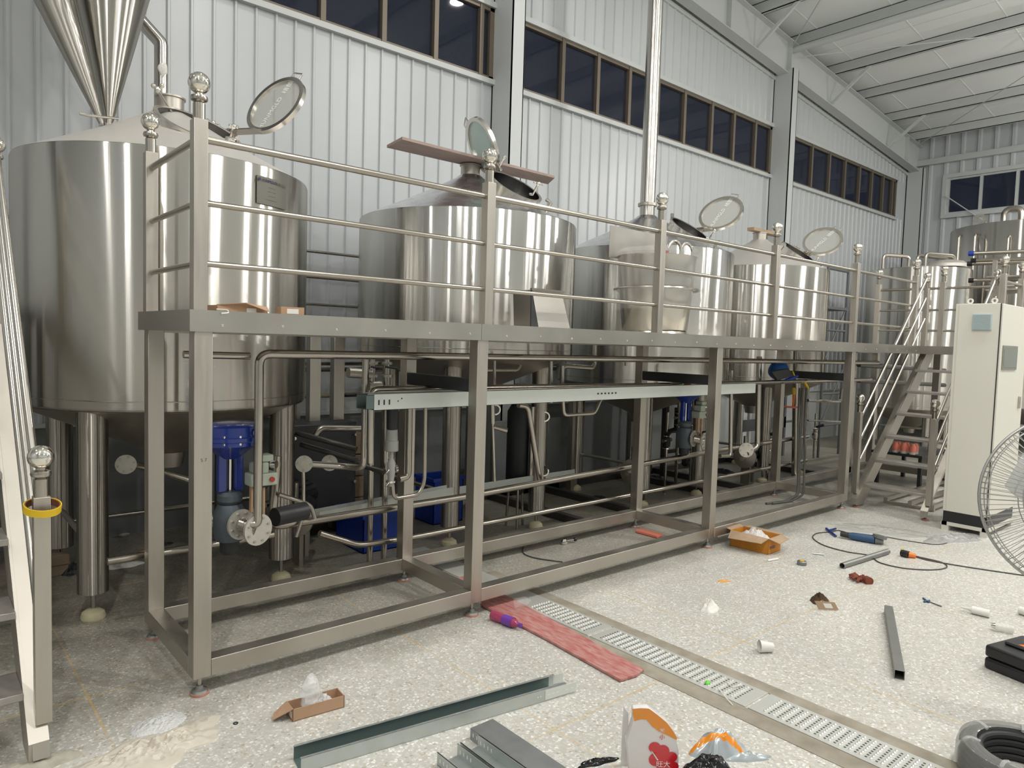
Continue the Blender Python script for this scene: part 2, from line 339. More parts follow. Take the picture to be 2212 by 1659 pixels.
def thing(name, label, cat, loc=(0, 0, 0), group=None):
    o = D.objects.new(name, None); COL.objects.link(o); o.location = loc; o.empty_display_size = 0.1
    o['label'] = label; o['category'] = cat
    if group: o['group'] = group
    bpy.context.view_layer.update()
    return o
def tag(o, label, cat, group=None):
    o['label'] = label; o['category'] = cat
    if group: o['group'] = group
    return o
def plabel(o, l): o['label'] = l; return o
def struct(o): o['kind'] = 'structure'; return o
def recentre(o):
    """put a top-level mesh's origin at its base centre"""
    me = o.data; xs = [v.co for v in me.vertices]
    c = V(((min(v.x for v in xs) + max(v.x for v in xs)) / 2, (min(v.y for v in xs) + max(v.y for v in xs)) / 2, min(v.z for v in xs)))
    me.transform(Matrix.Translation(-c)); o.location = o.location + c
    return o
def dup(root, dx, label=None, group=None, rz=0.0, loc=None):
    r = root.copy(); COL.objects.link(r); r.location = loc if loc is not None else root.location + V(dx)
    r.rotation_euler.z += rz
    if label: r['label'] = label
    if group: r['group'] = group
    for ch in [c for c in D.objects if c.parent == root]:
        c = ch.copy(); COL.objects.link(c); c.parent = r; c.matrix_parent_inverse = ch.matrix_parent_inverse.copy()
        for g in [q for q in D.objects if q.parent == ch]:
            d = g.copy(); COL.objects.link(d); d.parent = c; d.matrix_parent_inverse = g.matrix_parent_inverse.copy()
    return r
def text(name, body, size, m, parent, origin, xdir, ydir, align='CENTER', depth=0.0004):
    cu = D.curves.new(name, 'FONT'); cu.body = body; cu.size = size; cu.align_x = align; cu.align_y = 'CENTER'; cu.extrude = depth
    t = D.objects.new(name, cu); COL.objects.link(t)
    me = D.meshes.new_from_object(t); D.objects.remove(t)
    x = V(xdir).normalized(); z = x.cross(V(ydir)).normalized(); y = z.cross(x)
    mm = Matrix.Identity(4)
    for i in range(3): mm[i][0] = x[i]; mm[i][1] = y[i]; mm[i][2] = z[i]; mm[i][3] = origin[i]
    me.transform(mm); me.materials.clear(); me.materials.append(MT[m])
    o = D.objects.new(name, me); COL.objects.link(o)
    if parent:
        pm = Matrix.Translation(-world_loc(parent)); o.parent = parent; o.matrix_parent_inverse = pm
    return o
def world_loc(o):
    return o.location.copy() if o.parent is None else V((0, 0, 0)) + o.parent.location * 0 + (o.parent.location if o.parent.type == 'EMPTY' else V((0, 0, 0))) * 0
def part(mb, name, m, parent, smooth=35, bevel=0.0, label=None):
    """mesh in world coordinates, child of an (unrotated) thing or of one of its parts"""
    o = mb.obj(name, m, None, smooth, bevel)
    root = parent
    off = V((0, 0, 0))
    # thing at location L: child data stored relative to L ; part of part shares the same data frame
    if parent.parent is None and parent.type == 'EMPTY':
        off = parent.location.copy()
        o.parent = parent; o.data.transform(Matrix.Translation(-off))
        o['_off'] = list(off)
    else:
        off = V(parent.get('_off', (0, 0, 0)))
        o.parent = parent; o.data.transform(Matrix.Translation(-off)); o['_off'] = list(off)
    if label: o['label'] = label
    return o
def ptext(name, body, size, m, parent, origin, xdir, ydir, align='CENTER', depth=0.0004):
    o = text(name, body, size, m, None, origin, xdir, ydir, align, depth)
    off = parent.location.copy() if (parent.parent is None and parent.type == 'EMPTY') else V(parent.get('_off', (0, 0, 0)))
    o.data.transform(Matrix.Translation(-off)); o.parent = parent; o['_off'] = list(off)
    return o
def heap(c, rx, ry, h, rot=0, seed=1, rings=16, seg=48, rough=0.5, nf=3.0, flat=1.5, thick=0.004, edge=0.18):
    """crumpled sheet or bag lying on a surface"""
    c = V(c); vs = []; s = V((seed * 3.7, seed * 1.3, seed * 2.1))
    for i in range(rings + 1):
        t = i / rings
        for k in range(seg):
            a = 2 * PI * k / seg
            e = 1 + edge * 2 * noise.noise(V((math.cos(a) * 1.6, math.sin(a) * 1.6, 0)) + s)
            x = rx * t * e * math.cos(a); y = ry * t * e * math.sin(a)
            q = V((x / max(rx, ry) * nf, y / max(rx, ry) * nf, 0)) + s
            rid = 1 - abs(noise.noise(q) * 2); r2 = 1 - abs(noise.noise(q * 2.3) * 2)
            z = h * (1 - t ** flat) * (1 - rough + rough * (rid * .65 + r2 * .35)) + thick
            if i == rings: z = 0.0
            vs.append((c.x + x * math.cos(rot) - y * math.sin(rot), c.y + x * math.sin(rot) + y * math.cos(rot), c.z + max(z, 0)))
    fs = []
    for i in range(rings):
        for k in range(seg):
            l = (k + 1) % seg; fs.append((i * seg + k, i * seg + l, (i + 1) * seg + l, (i + 1) * seg + k))
    fs.append(tuple(rings * seg + k for k in range(seg)))
    return M().add(vs, fs)

# ================================================================== SETTING
WY = 3.1; XE = 16.0; XL = -9.0; YF = -12.0
def zr(x): return 7.775 - 0.1 * x            # underside of the purlins
def zc(x): return zr(x) + 0.18               # underside of the roof sheet
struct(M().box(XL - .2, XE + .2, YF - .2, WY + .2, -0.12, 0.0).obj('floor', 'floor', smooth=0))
struct(M().prism([(XL - .2, YF - .2, zc(XL - .2)), (XE + .2, YF - .2, zc(XE + .2)), (XE + .2, YF - .2, zc(XE + .2) + .1), (XL - .2, YF - .2, zc(XL - .2) + .1)], (0, WY - YF + .4, 0)).obj('ceiling', 'ceil', smooth=0))
# roof sheet joints (shallow lapped seams running down the slope)
m = M()
for i in range(12):
    y = WY - 0.55 - i * 1.15
    m.prism([(XL, y, zc(XL) - .006), (XE, y, zc(XE) - .006), (XE, y, zc(XE)), (XL, y, zc(XL))], (0, .012, 0))
for i in range(8):
    x = 3.6 + i * 1.9; m.box(x, x + .012, YF, WY, zc(x) - .006, zc(x))
struct(m.obj('trim_1', 'ceil', smooth=0))

def ribbed(x0, x1, zb, zt, y=WY, pitch=0.18, rd=0.018, w=0.026, phase=0.0, t=0.05):
    """wall sheet in the plane y, facing -Y, raised ribs; zb / zt are functions of x"""
    xs = [(x0, 0.0)]
    k = math.ceil((x0 - phase) / pitch)
    while True:
        x = phase + k * pitch; k += 1
        if x - w < x0 + .002: continue
        if x + w > x1 - .002: break
        xs += [(x - w * .75, 0), (x - w * .3, rd), (x + w * .3, rd), (x + w * .75, 0)]
    xs.append((x1, 0.0))
    vs = []; fs = []
    for x, d in xs:
        vs += [(x, y - d, zb(x)), (x, y - d, zt(x)), (x, y + t, zb(x)), (x, y + t, zt(x))]
    for i in range(len(xs) - 1):
        a = i * 4; b = a + 4
        fs += [(a, b, b + 1, a + 1), (a + 2, a + 3, b + 3, b + 2), (a + 1, b + 1, b + 3, a + 3), (a, a + 2, b + 2, b)]
    n = (len(xs) - 1) * 4
    fs += [(0, 1, 3, 2), (n, n + 2, n + 3, n + 1)]
    return M().add(vs, fs)
DZ = 0.93; SZ, HZ = 4.59, 5.37
wb = ribbed(XL, XE, lambda x: DZ, lambda x: SZ)
wb2 = ribbed(XL, XE, lambda x: HZ, lambda x: zc(x))
wb.add(wb2.v, wb2.f)
COLX = [-7.89, -1.89, 4.11, 10.11]
struct(wb.obj('wall_back', 'wall', smooth=0))
struct(M().box(XL, 7.2, WY - .02, WY + .1, 0, DZ).obj('wall_back_base', 'dado', smooth=0))
struct(M().box(7.2, XE, WY - .02, WY + .1, 0, DZ).obj('wall_back_base', 'white', smooth=0))
struct(M().box(XL, XE, WY - .045, WY - .0, DZ - .02, DZ + .012).obj('trim_2', 'white', smooth=0))
# end wall (x = 16) with coarser ribs
def ribx(y0, y1, z0, z1, pitch=0.30, rd=0.035, w=0.05):
    mb = M(); n = int((y1 - y0) / pitch)
    mb.box(XE, XE + .08, y0, y1, z0, z1)
    for i in range(n + 1):
        y = y1 - .12 - i * pitch
        if y - w < y0: break
        mb.prism([(XE, y - w, z0), (XE, y + w, z0), (XE - rd, y + w * .5, z0), (XE - rd, y - w * .5, z0)], (0, 0, z1 - z0))
    return mb
EW0, EW1, EZ0, EZ1 = -9.0, 2.33, 4.66, 5.42
mb = ribx(YF, WY, 0, EZ0)
for q in (ribx(YF, WY, EZ1, zc(XE) + .1), ribx(YF, EW0, EZ0, EZ1), ribx(EW1, WY, EZ0, EZ1)): mb.add(q.v, q.f)
struct(mb.obj('wall_right', 'wall', smooth=0))
struct(M().box(XL - .1, XL, YF, WY, 0, zc(XL) + .2).obj('wall_left', 'wall', smooth=0))
struct(M().box(XL, XE, YF - .1, YF, 0, zc(XL) + .2).obj('wall_front', 'wall', smooth=0))
# girt and window trims on the end wall
g = M().box(XE - .12, XE, YF, WY, 5.75, 5.87); g.box(XE - .07, XE, YF, EW1 + .08, EZ0 - .08, EZ0); g.box(XE - .07, XE, YF, EW1 + .08, EZ1, EZ1 + .08); g.box(XE - .07, XE, EW1, EW1 + .08, EZ0, EZ1)
struct(g.obj('trim_3', 'sill', smooth=0))
# columns against the back wall + corner
for i, x in enumerate(COLX + [15.82]):
    c = M(); c.box(x, x + .18, 2.76, 2.775, 0, zr(x) - .5); c.box(x, x + .18, WY - .02, WY, 0, zr(x) - .5); c.box(x, x + .012, 2.76, WY, 0, zr(x) - .5)
    c.box(x + .168, x + .18, 2.76, WY, 0, zr(x) - .5)
    struct(c.obj('trim_%d' % (i + 4), 'column', smooth=0))
# windows in the back wall
def window(n, x0, x1, y, mull, z0=SZ, z1=HZ, first_dark=True):
    fr = M(); d = 0.05
    fr.box(x0, x1, y - .02, y + .06, z0, z0 + .035); fr.box(x0, x1, y - .02, y + .06, z1 - .04, z1)
    fr.box(x0, x0 + .07, y - .02, y + .06, z0, z1); fr.box(x1 - .06, x1, y - .02, y + .06, z0, z1)
    for mx in mull: fr.box(mx - .026, mx + .026, y - .03, y + .06, z0, z1)
    fo = struct(fr.obj('window_%d' % n, 'winframe', smooth=0))
    ed = [x0] + list(mull) + [x1]
    for a, b in zip(ed[:-1], ed[1:]):
        p = M().box(a, b, y + .015, y + .022, z0, z1); part(p, 'pane', 'glass', fo, smooth=0)
    s = M(); s.box(x0 - .02, x1 + .02, y - .055, y - .0, z0 - .055, z0); s.box(x0 - .02, x1 + .02, y - .05, y, z1, z1 + .06)
    part(s, 'window_trim', 'sill', fo, smooth=0)
    return fo
window(1, -1.7, 4.11, WY, [-1.1, -.45, .2, .82, 1.44, 2.06, 2.71, 3.33, 3.93])
window(2, 4.50, 10.11, WY, [5.2, 5.83, 6.45, 7.06, 7.68, 8.37, 8.97, 9.60])
window(3, 10.78, 15.3, WY, [11.52, 12.2, 12.84, 13.48, 14.05, 14.6, 15.08])
window(5, -7.7, -1.9, WY, [-7.1, -6.4, -5.8, -5.2, -4.5, -3.9, -3.3, -2.6])
# fill the wall strips between windows
fl = M()
for a, b in ((4.11, 4.52), (10.11, 10.80), (15.28, XE), (-1.92, -1.68), (XL, -7.68)): fl.box(a, b, WY, WY + .05, SZ, HZ)
struct(fl.obj('wall_back_pier', 'wall', smooth=0))
# end wall window
fr = M(); fr.box(XE - .02, XE + .04, EW0, EW1, EZ0, EZ0 + .04); fr.box(XE - .02, XE + .04, EW0, EW1, EZ1 - .04, EZ1)
ym = [EW1 - .02, 1.70, 1.07, .44, -.2, -.85, -1.5, -2.2, -3, -4, -5, -6, -7, -8, EW0 + .02]
for y in ym: fr.box(XE - .03, XE + .04, y - .025, y + .025, EZ0, EZ1)
fo = struct(fr.obj('window_4', 'sill', smooth=0))
for a, b in zip(ym[:-1], ym[1:]): part(M().box(XE + .02, XE + .028, b, a, EZ0, EZ1), 'pane', 'glass', fo, smooth=0)
# rafter along the back wall: I section, following the roof
rf = M(); X0, X1 = XL, XE - .02
def rz(x, d): return zr(x) - d
rf.prism([(X0, 2.93, rz(X0, .56)), (X1, 2.93, rz(X1, .56)), (X1, 2.93, zr(X1)), (X0, 2.93, zr(X0))], (0, .012, 0))
for d0, d1 in ((.0, .014), (.55, .564)):
    rf.prism([(X0, 2.84, rz(X0, d1)), (X1, 2.84, rz(X1, d1)), (X1, 2.84, rz(X1, d0)), (X0, 2.84, rz(X0, d0))], (0, .18, 0))
for x in (4.2, 10.2, 8.4, 15.2): rf.box(x, x + .012, 2.85, 2.93, rz(x, .55), zr(x))
struct(rf.obj('trim_10', 'white', smooth=0))
# closing flashing with the serrated top of the wall sheet
fl = M(); fl.prism([(XL, WY - .03, rz(XL, .62)), (XE, WY - .03, rz(XE, .62)), (XE, WY - .03, rz(XE, .56)), (XL, WY - .03, rz(XL, .56))], (0, .03, 0))
struct(fl.obj('trim_11', 'sill', smooth=0))
# purlins
pu = M()
for x in (-7.5, -6.2, -4.9, -3.6, -2.3, -1.0, .3, 1.6, 2.9, 4.2, 5.5, 6.7, 7.95, 9.2, 10.42, 11.73, 12.97, 14.27, 15.5):
    z = zr(x); pu.box(x, x + .012, YF, WY, z, z + .18); pu.box(x, x + .07, YF, WY, z, z + .012); pu.box(x, x + .07, YF, WY, z + .168, z + .18); pu.box(x + .058, x + .07, YF, WY, z, z + .03)
struct(pu.obj('trim_12', 'white', smooth=0))
st = M()
for x in (9.2, 11.73, 14.27, 6.7, 4.2, 1.6): st.bar((x - .02, 2.88, rz(x, .52)), (x + .03, 2.25, zr(x) + .01), .045, .045)
st.tube([(10.30, 2.9, zr(10.3) - .12), (10.30, YF, zr(10.3) - .12)], .055, 12)
st.tube([(10.4, 2.85, zr(10.4) - .2), (13.1, -2.8, zr(13.1) - .03)], .009, 6)
st.tube([(10.4, -2.8, zr(10.4) - .03), (15.6, 2.85, zr(15.6) - .1)], .009, 6)
st.tube([(4.3, -2.8, zr(4.3) - .03), (10.2, 2.85, zr(10.2) - .1)], .009, 6)
st.tube([(XE - .1, 2.33, 5.05), (XE - .1, 1.3, 4.2)], .012, 6)
struct(st.obj('trim_13', 'white', smooth=40))
# drain channel
dc = M()
dc.box(1.86, 1.972, -3.6, .6, 0, .003); dc.box(2.185, 2.27, -3.6, .6, 0, .003)
struct(dc.obj('trim_14', 'concrete', smooth=0))
gr = thing('drain_grate', 'perforated stainless drain grate let into the floor beside the red board', 'drain grate', (2.08, -1.5, 0))
gp = M(); yy = -3.6
while yy < .5:
    gp.box(1.974, 2.183, yy, yy + .985, .0, .006); yy += 1.0
part(gp, 'grate_plate', 'grate', gr, bevel=.001)
sl = M(); bu = M(); y = -3.3; r_ = 0
while y < -.08:
    q = (y + 3.6) % 1.0
    if .05 < q < .93:
        for k in range(8):
            x = 2.006 + k * .0205
            if r_ % 2 == 0: sl.box(x - .004, x + .004, y, y + .009, .0055, .0068)
            else: bu.lathe([(.0075, 0), (.0065, .004), (.0035, .0072), (.0005, .008)], (x, y + .004, .006), seg=10, cap=False)
    r_ += 1; y += .0215
a = part(sl, 'slot', 'slot', gr, smooth=0); a['kind'] = 'stuff'
a = part(bu, 'raised_dimple', 'grate_bump', gr, smooth=0); a['kind'] = 'stuff'

# ================================================================== PLATFORM
DKZ0, DKZ1 = 1.672, 1.768
PX = [0.003, 1.59, 4.075, 6.558]; PW = .08
pl = thing('work_platform', 'long stainless steel work platform with railing running in front of the tanks', 'platform', (3.3, .4, 0))
part(M().box(-.01, 9.2, 0.0, .86, DKZ1 - .012, DKZ1 - .002), 'deck', 'steel_x', pl, smooth=0)
part(M().box(8.36, 9.2, -.84, .0, DKZ1 - .012, DKZ1 - .002), 'deck', 'steel_x', pl, smooth=0)
for a, b in ((-.02, 1.605), (1.607, 4.6), (4.602, 8.36)): part(M().box(a, b, -.012, -.001, DKZ0, DKZ1), 'fascia', 'fascia', pl, smooth=0)
part(M().box(-.022, -.012, 0.0, .87, DKZ0, DKZ1), 'fascia', 'fascia', pl, smooth=0)
part(M().box(-.01, 9.2, .86, .872, DKZ0, DKZ1), 'fascia', 'fascia', pl, smooth=0)
f2 = M(); f2.box(8.35, 8.36, -.85, -.012, DKZ0, DKZ1); f2.box(8.36, 9.2, -.852, -.842, DKZ0, DKZ1); f2.box(9.2, 9.21, -.85, .86, DKZ0, DKZ1)
part(f2, 'fascia', 'fascia', pl, smooth=0)
rv = M()
for i in range(30):
    x = .12 + i * .28
    rv.lathe([(.0065, 0), (.005, .003), (.001, .0045)], (x, -.012, DKZ0 + .03 + (i % 2) * .006), (0, -1, 0), 10)
part(rv, 'rivet', 'chrome', pl)['kind'] = 'stuff'
FZ = .088
def foot(x, y, c='redpad', r=.042):
    f = part(M().lathe([(.009, 0.02), (.009, FZ + .01)], (x, y, 0), seg=12), 'adjusting_bolt', 'steel', pl)
    part(M().lathe([(r, 0), (r * 1.02, .005), (r, .012), (r * .95, .0125), (.001, .0125)], (x, y, 0), seg=28), 'rubber_ring', c, f)
    part(M().lathe([(r * .93, .0122), (r * .8, .022), (.018, .028), (.015, .043), (.001, .043)], (x, y, 0), seg=28), 'foot_pad', 'galvdark', f)
posts = []
for x in PX + [8.40, 9.10]:
    ys = (0.0, .77) if x < 8 else (-.84, .77)
    for y in ys:
        part(M().box(x, x + PW, y, y + PW, FZ, DKZ0 + .07), 'post', 'steel', pl, bevel=.003); foot(x + PW / 2, y + PW / 2)
part(M().box(9.10, 9.18, 0, .08, FZ, DKZ0 + .07), 'post', 'steel', pl, bevel=.003); foot(9.14, .04)
def beamx(x0, x1, y, z0, z1, n='beam'): part(M().box(x0, x1, y, y + PW, z0, z1), n, 'steel_x', pl, bevel=.003)
for a, b in zip(PX[:-1], PX[1:]):
    beamx(a + PW, b, 0, FZ, FZ + PW); beamx(a + PW, b, .77, FZ, FZ + PW); beamx(a + PW, b, .77, DKZ0 - .01, DKZ0 + .07)
beamx(PX[3] + PW, 9.1, .77, FZ, FZ + PW); beamx(PX[3] + PW, 9.1, .77, DKZ0 - .01, DKZ0 + .07); beamx(8.48, 9.1, -.84, FZ, FZ + PW)
for x in PX: part(M().box(x, x + PW, PW, .77, FZ, FZ + PW), 'cross_beam', 'steel_x', pl, bevel=.003)
for x in PX[1:]: part(M().box(x + .01, x + .06, PW, .77, 1.36, 1.44), 'cross_beam', 'dark', pl, bevel=.002)
for x in (9.10,): part(M().box(x, x + PW, -.76, .77, FZ, FZ + PW), 'cross_beam', 'steel_x', pl, bevel=.003)
for i in range(9):
    x = .6 + i * .9
    part(M().box(x, x + .04, .02, .84, DKZ0 + .02, DKZ1 - .013), 'deck_joist', 'steel_x', pl, smooth=0)
# railing
RPX = [.0, 1.64, 3.28, 4.945, 6.585, 8.20]
def finial(mb_parent, x, y, z, s=1.0):
    """round neck, collar and ball on a post top at z"""
    nk = part(M().lathe([(.026 * s, -.01), (.026 * s, .07 * s), (.02 * s, .075 * s), (.034 * s, .082 * s), (.037 * s, .092 * s), (.034 * s, .102 * s), (.019 * s, .108 * s), (.017 * s, .118 * s)], (x, y, z), seg=24), 'collar', 'rail', mb_parent)
    part(M().sphere((x, y, z + .158 * s), .047 * s), 'ball', 'chrome', mb_parent)
def rpost(x, y, zt=2.60, w=.06, root=None, z0=DKZ1 - .002):
    p = part(M().box(x, x + w, y, y + w, z0, zt), 'rail_post', 'steel', root or pl, bevel=.002)
    finial(p, x + w / 2, y + w / 2, zt); return p
for x in RPX: rpost(x, .005)
rpost(.0, .80)
rpost(8.42, -.83); rpost(9.12, -.83); rpost(9.12, .8); rpost(9.12, .005)
RZ = [(2.52, .0165), (2.243, .014), (1.976, .014)]
for a, b in zip(RPX[:-1], RPX[1:]):
    for z, r in RZ: part(M().tube([(a + .058, .035, z), (b + .002, .035, z)], r, 12), 'rail', 'rail', pl)
for z, r in RZ:
    part(M().tube([(.03, .065, z), (.03, .80, z)], r, 12), 'rail', 'rail', pl)
    part(M().tube([(9.15, -.77, z), (9.15, .01, z)], r, 12), 'rail', 'rail', pl)
    part(M().tube([(9.15, .07, z), (9.15, .80, z)], r, 12), 'rail', 'rail', pl)
    part(M().tube([(8.48, -.80, z), (9.12, -.80, z)], r, 12), 'rail', 'rail', pl)
# welded marks left on the front post
ptext('pen_mark', '5 7', .022, 'inkgrey', pl, V((.045, -.0006, 1.095)), (1, 0, 0), (0, 0, 1))

# ------------------------------------------------------------------ staircases
def stairs(name, label, o, d, s, width, n, rise, run, z_top, posts_label=None, rails=3):
    """o: foot corner (x,y); d: climbing direction; s: sideways direction (treads span from o along s)"""
    o = V((*o, 0)); d = V((*d, 0)); s = V((*s, 0))
    t = thing(name, label, 'staircase', o + s * width / 2)
    sl = rise / run
    for k in (0, 1):
        b = o + s * (width * k) + (s * .008 if k == 0 else s * -.008)
        P = lambda a, z: b + d * a + V((0, 0, z))
        L = z_top / sl
        st = M().prism([P(-.06, .03), P(.10, .03), P(L + .10, z_top - .14), P(L + .10, z_top), P(L - .02, z_top), P(-.06, .10)], s * (.012 if k == 0 else -.012))
        # flange along the top edge
        st.prism([P(-.075, .04), P(-.06, .10), P(L - .02, z_top + .005), P(L - .02, z_top - .01), P(-.045, .10), P(-.06, .04)], s * (-.055 if k == 0 else .055))
        so = part(st, 'stringer', 'steel_x', t, smooth=0)
        part(M().lathe([(.035, 0), (.035, .012), (.012, .02), (.012, .04)], P(.0, 0) + s * (-.02 if k == 0 else .02), seg=20), 'foot_pad', 'redpad', so)
    for i in range(n):
        z = rise * (i + 1); a = run * (i + 1) - run * .72
        p0 = o + d * a + s * .02 + V((0, 0, z - .03)); mb = M()
        mb.prism([p0, p0 + d * .23, p0 + d * .23 + V((0, 0, .03)), p0 + V((0, 0, .03))], s * (width - .04))
        part(mb, 'tread', 'tread', t, bevel=.003)
    for k in (0, 1):
        side = -1 if k == 0 else 1
        b = o + s * (width * k + side * .035)
        p = b + d * .0; w = .055
        po = part(M().add([p + d * i * w / 2 + s * j * w / 2 + V((0, 0, z)) for z in (.15, 1.03) for j in (-1, 1) for i in (-1, 1)],
                          [(0, 2, 3, 1), (4, 5, 7, 6), (0, 1, 5, 4), (2, 6, 7, 3), (0, 4, 6, 2), (1, 3, 7, 5)]), 'handrail_post', 'steel', t, bevel=.002)
        finial(po, p.x, p.y, 1.03, .95)
        L = z_top / sl; q = b + d * (L - .08)
        po = part(M().add([q + d * i * w / 2 + s * j * w / 2 + V((0, 0, z)) for z in (z_top - .12, z_top + .70) for j in (-1, 1) for i in (-1, 1)],
                          [(0, 2, 3, 1), (4, 5, 7, 6), (0, 1, 5, 4), (2, 6, 7, 3), (0, 4, 6, 2), (1, 3, 7, 5)]), 'handrail_post', 'steel', t, bevel=.002)
        finial(po, q.x, q.y, z_top + .70, .95)
        for i in range(rails):
            zz = .93 - i * .25
            part(M().tube([p + V((0, 0, zz)), q + V((0, 0, zz + sl * (q - p).dot(d)))], .016, 12), 'handrail', 'rail_bright', t)
    return t
stairs('staircase', 'stainless staircase with six open treads leading up to the far end of the platform', (6.82, -.03), (1, 0), (0, -1), .66, 6, .248, .248, DKZ1)
stairs('staircase', 'near stainless staircase cut off by the left edge, yellow tape roll on its post', (-.62, -.12), (0, 1), (-1, 0), .75, 6, .252, .222, DKZ1)
tr = thing('tape_roll', 'yellow roll of tape hung over the handrail post of the near staircase', 'tape', (-.585, -.12, .955))
part(M().lathe([(.058, 0), (.062, 0), (.062, .028), (.058, .028)], (-.583, -.125, .975), (.06, -.25, 1), 40, closed=True), 'tape', 'yellow', tr)
part(M().lathe([(.054, .001), (.058, .001), (.058, .027), (.054, .027)], (-.583, -.125, .975), (.06, -.25, 1), 40, closed=True), 'cardboard_core', 'tapecore', tr)
# far-left second platform corner seen beyond the near staircase
lp = thing('side_platform', 'edge of a second platform behind the near staircase at far left', 'platform', (-1.2, 1.9, 0))
part(M().box(-2.4, -.62, 1.56, 2.6, DKZ0, DKZ1), 'deck', 'steel_x', lp, smooth=0)
for x, y in ((-.74, 1.58), (-1.6, 1.58), (-.74, 2.5), (-1.6, 2.5)): part(M().box(x, x + .08, y, y + .08, .0, DKZ0), 'post', 'steel', lp, bevel=.003)
part(M().box(-1.52, -.74, 1.58, 1.66, .1, .18), 'beam', 'steel_x', lp)
# wall-side pipe rack between the tanks
rk = thing('pipe_rack', 'rack of thin horizontal pipes along the wall behind the first two tanks', 'pipe rack', (1, 2.8, 0))
for z in (2.43, 2.20, 1.955, 1.42, 1.36, 1.12):
    part(M().tube([(-.4, 2.8, z), (9.4, 2.8, z)], .014 if z > 1.5 else .022, 10), 'pipe', 'pipe', rk)
for x in (-.4, 1.75, 4.15, 6.5, 9.4): part(M().box(x - .015, x + .015, 2.815, 2.85, 0, 2.46), 'upright', 'steel', rk)

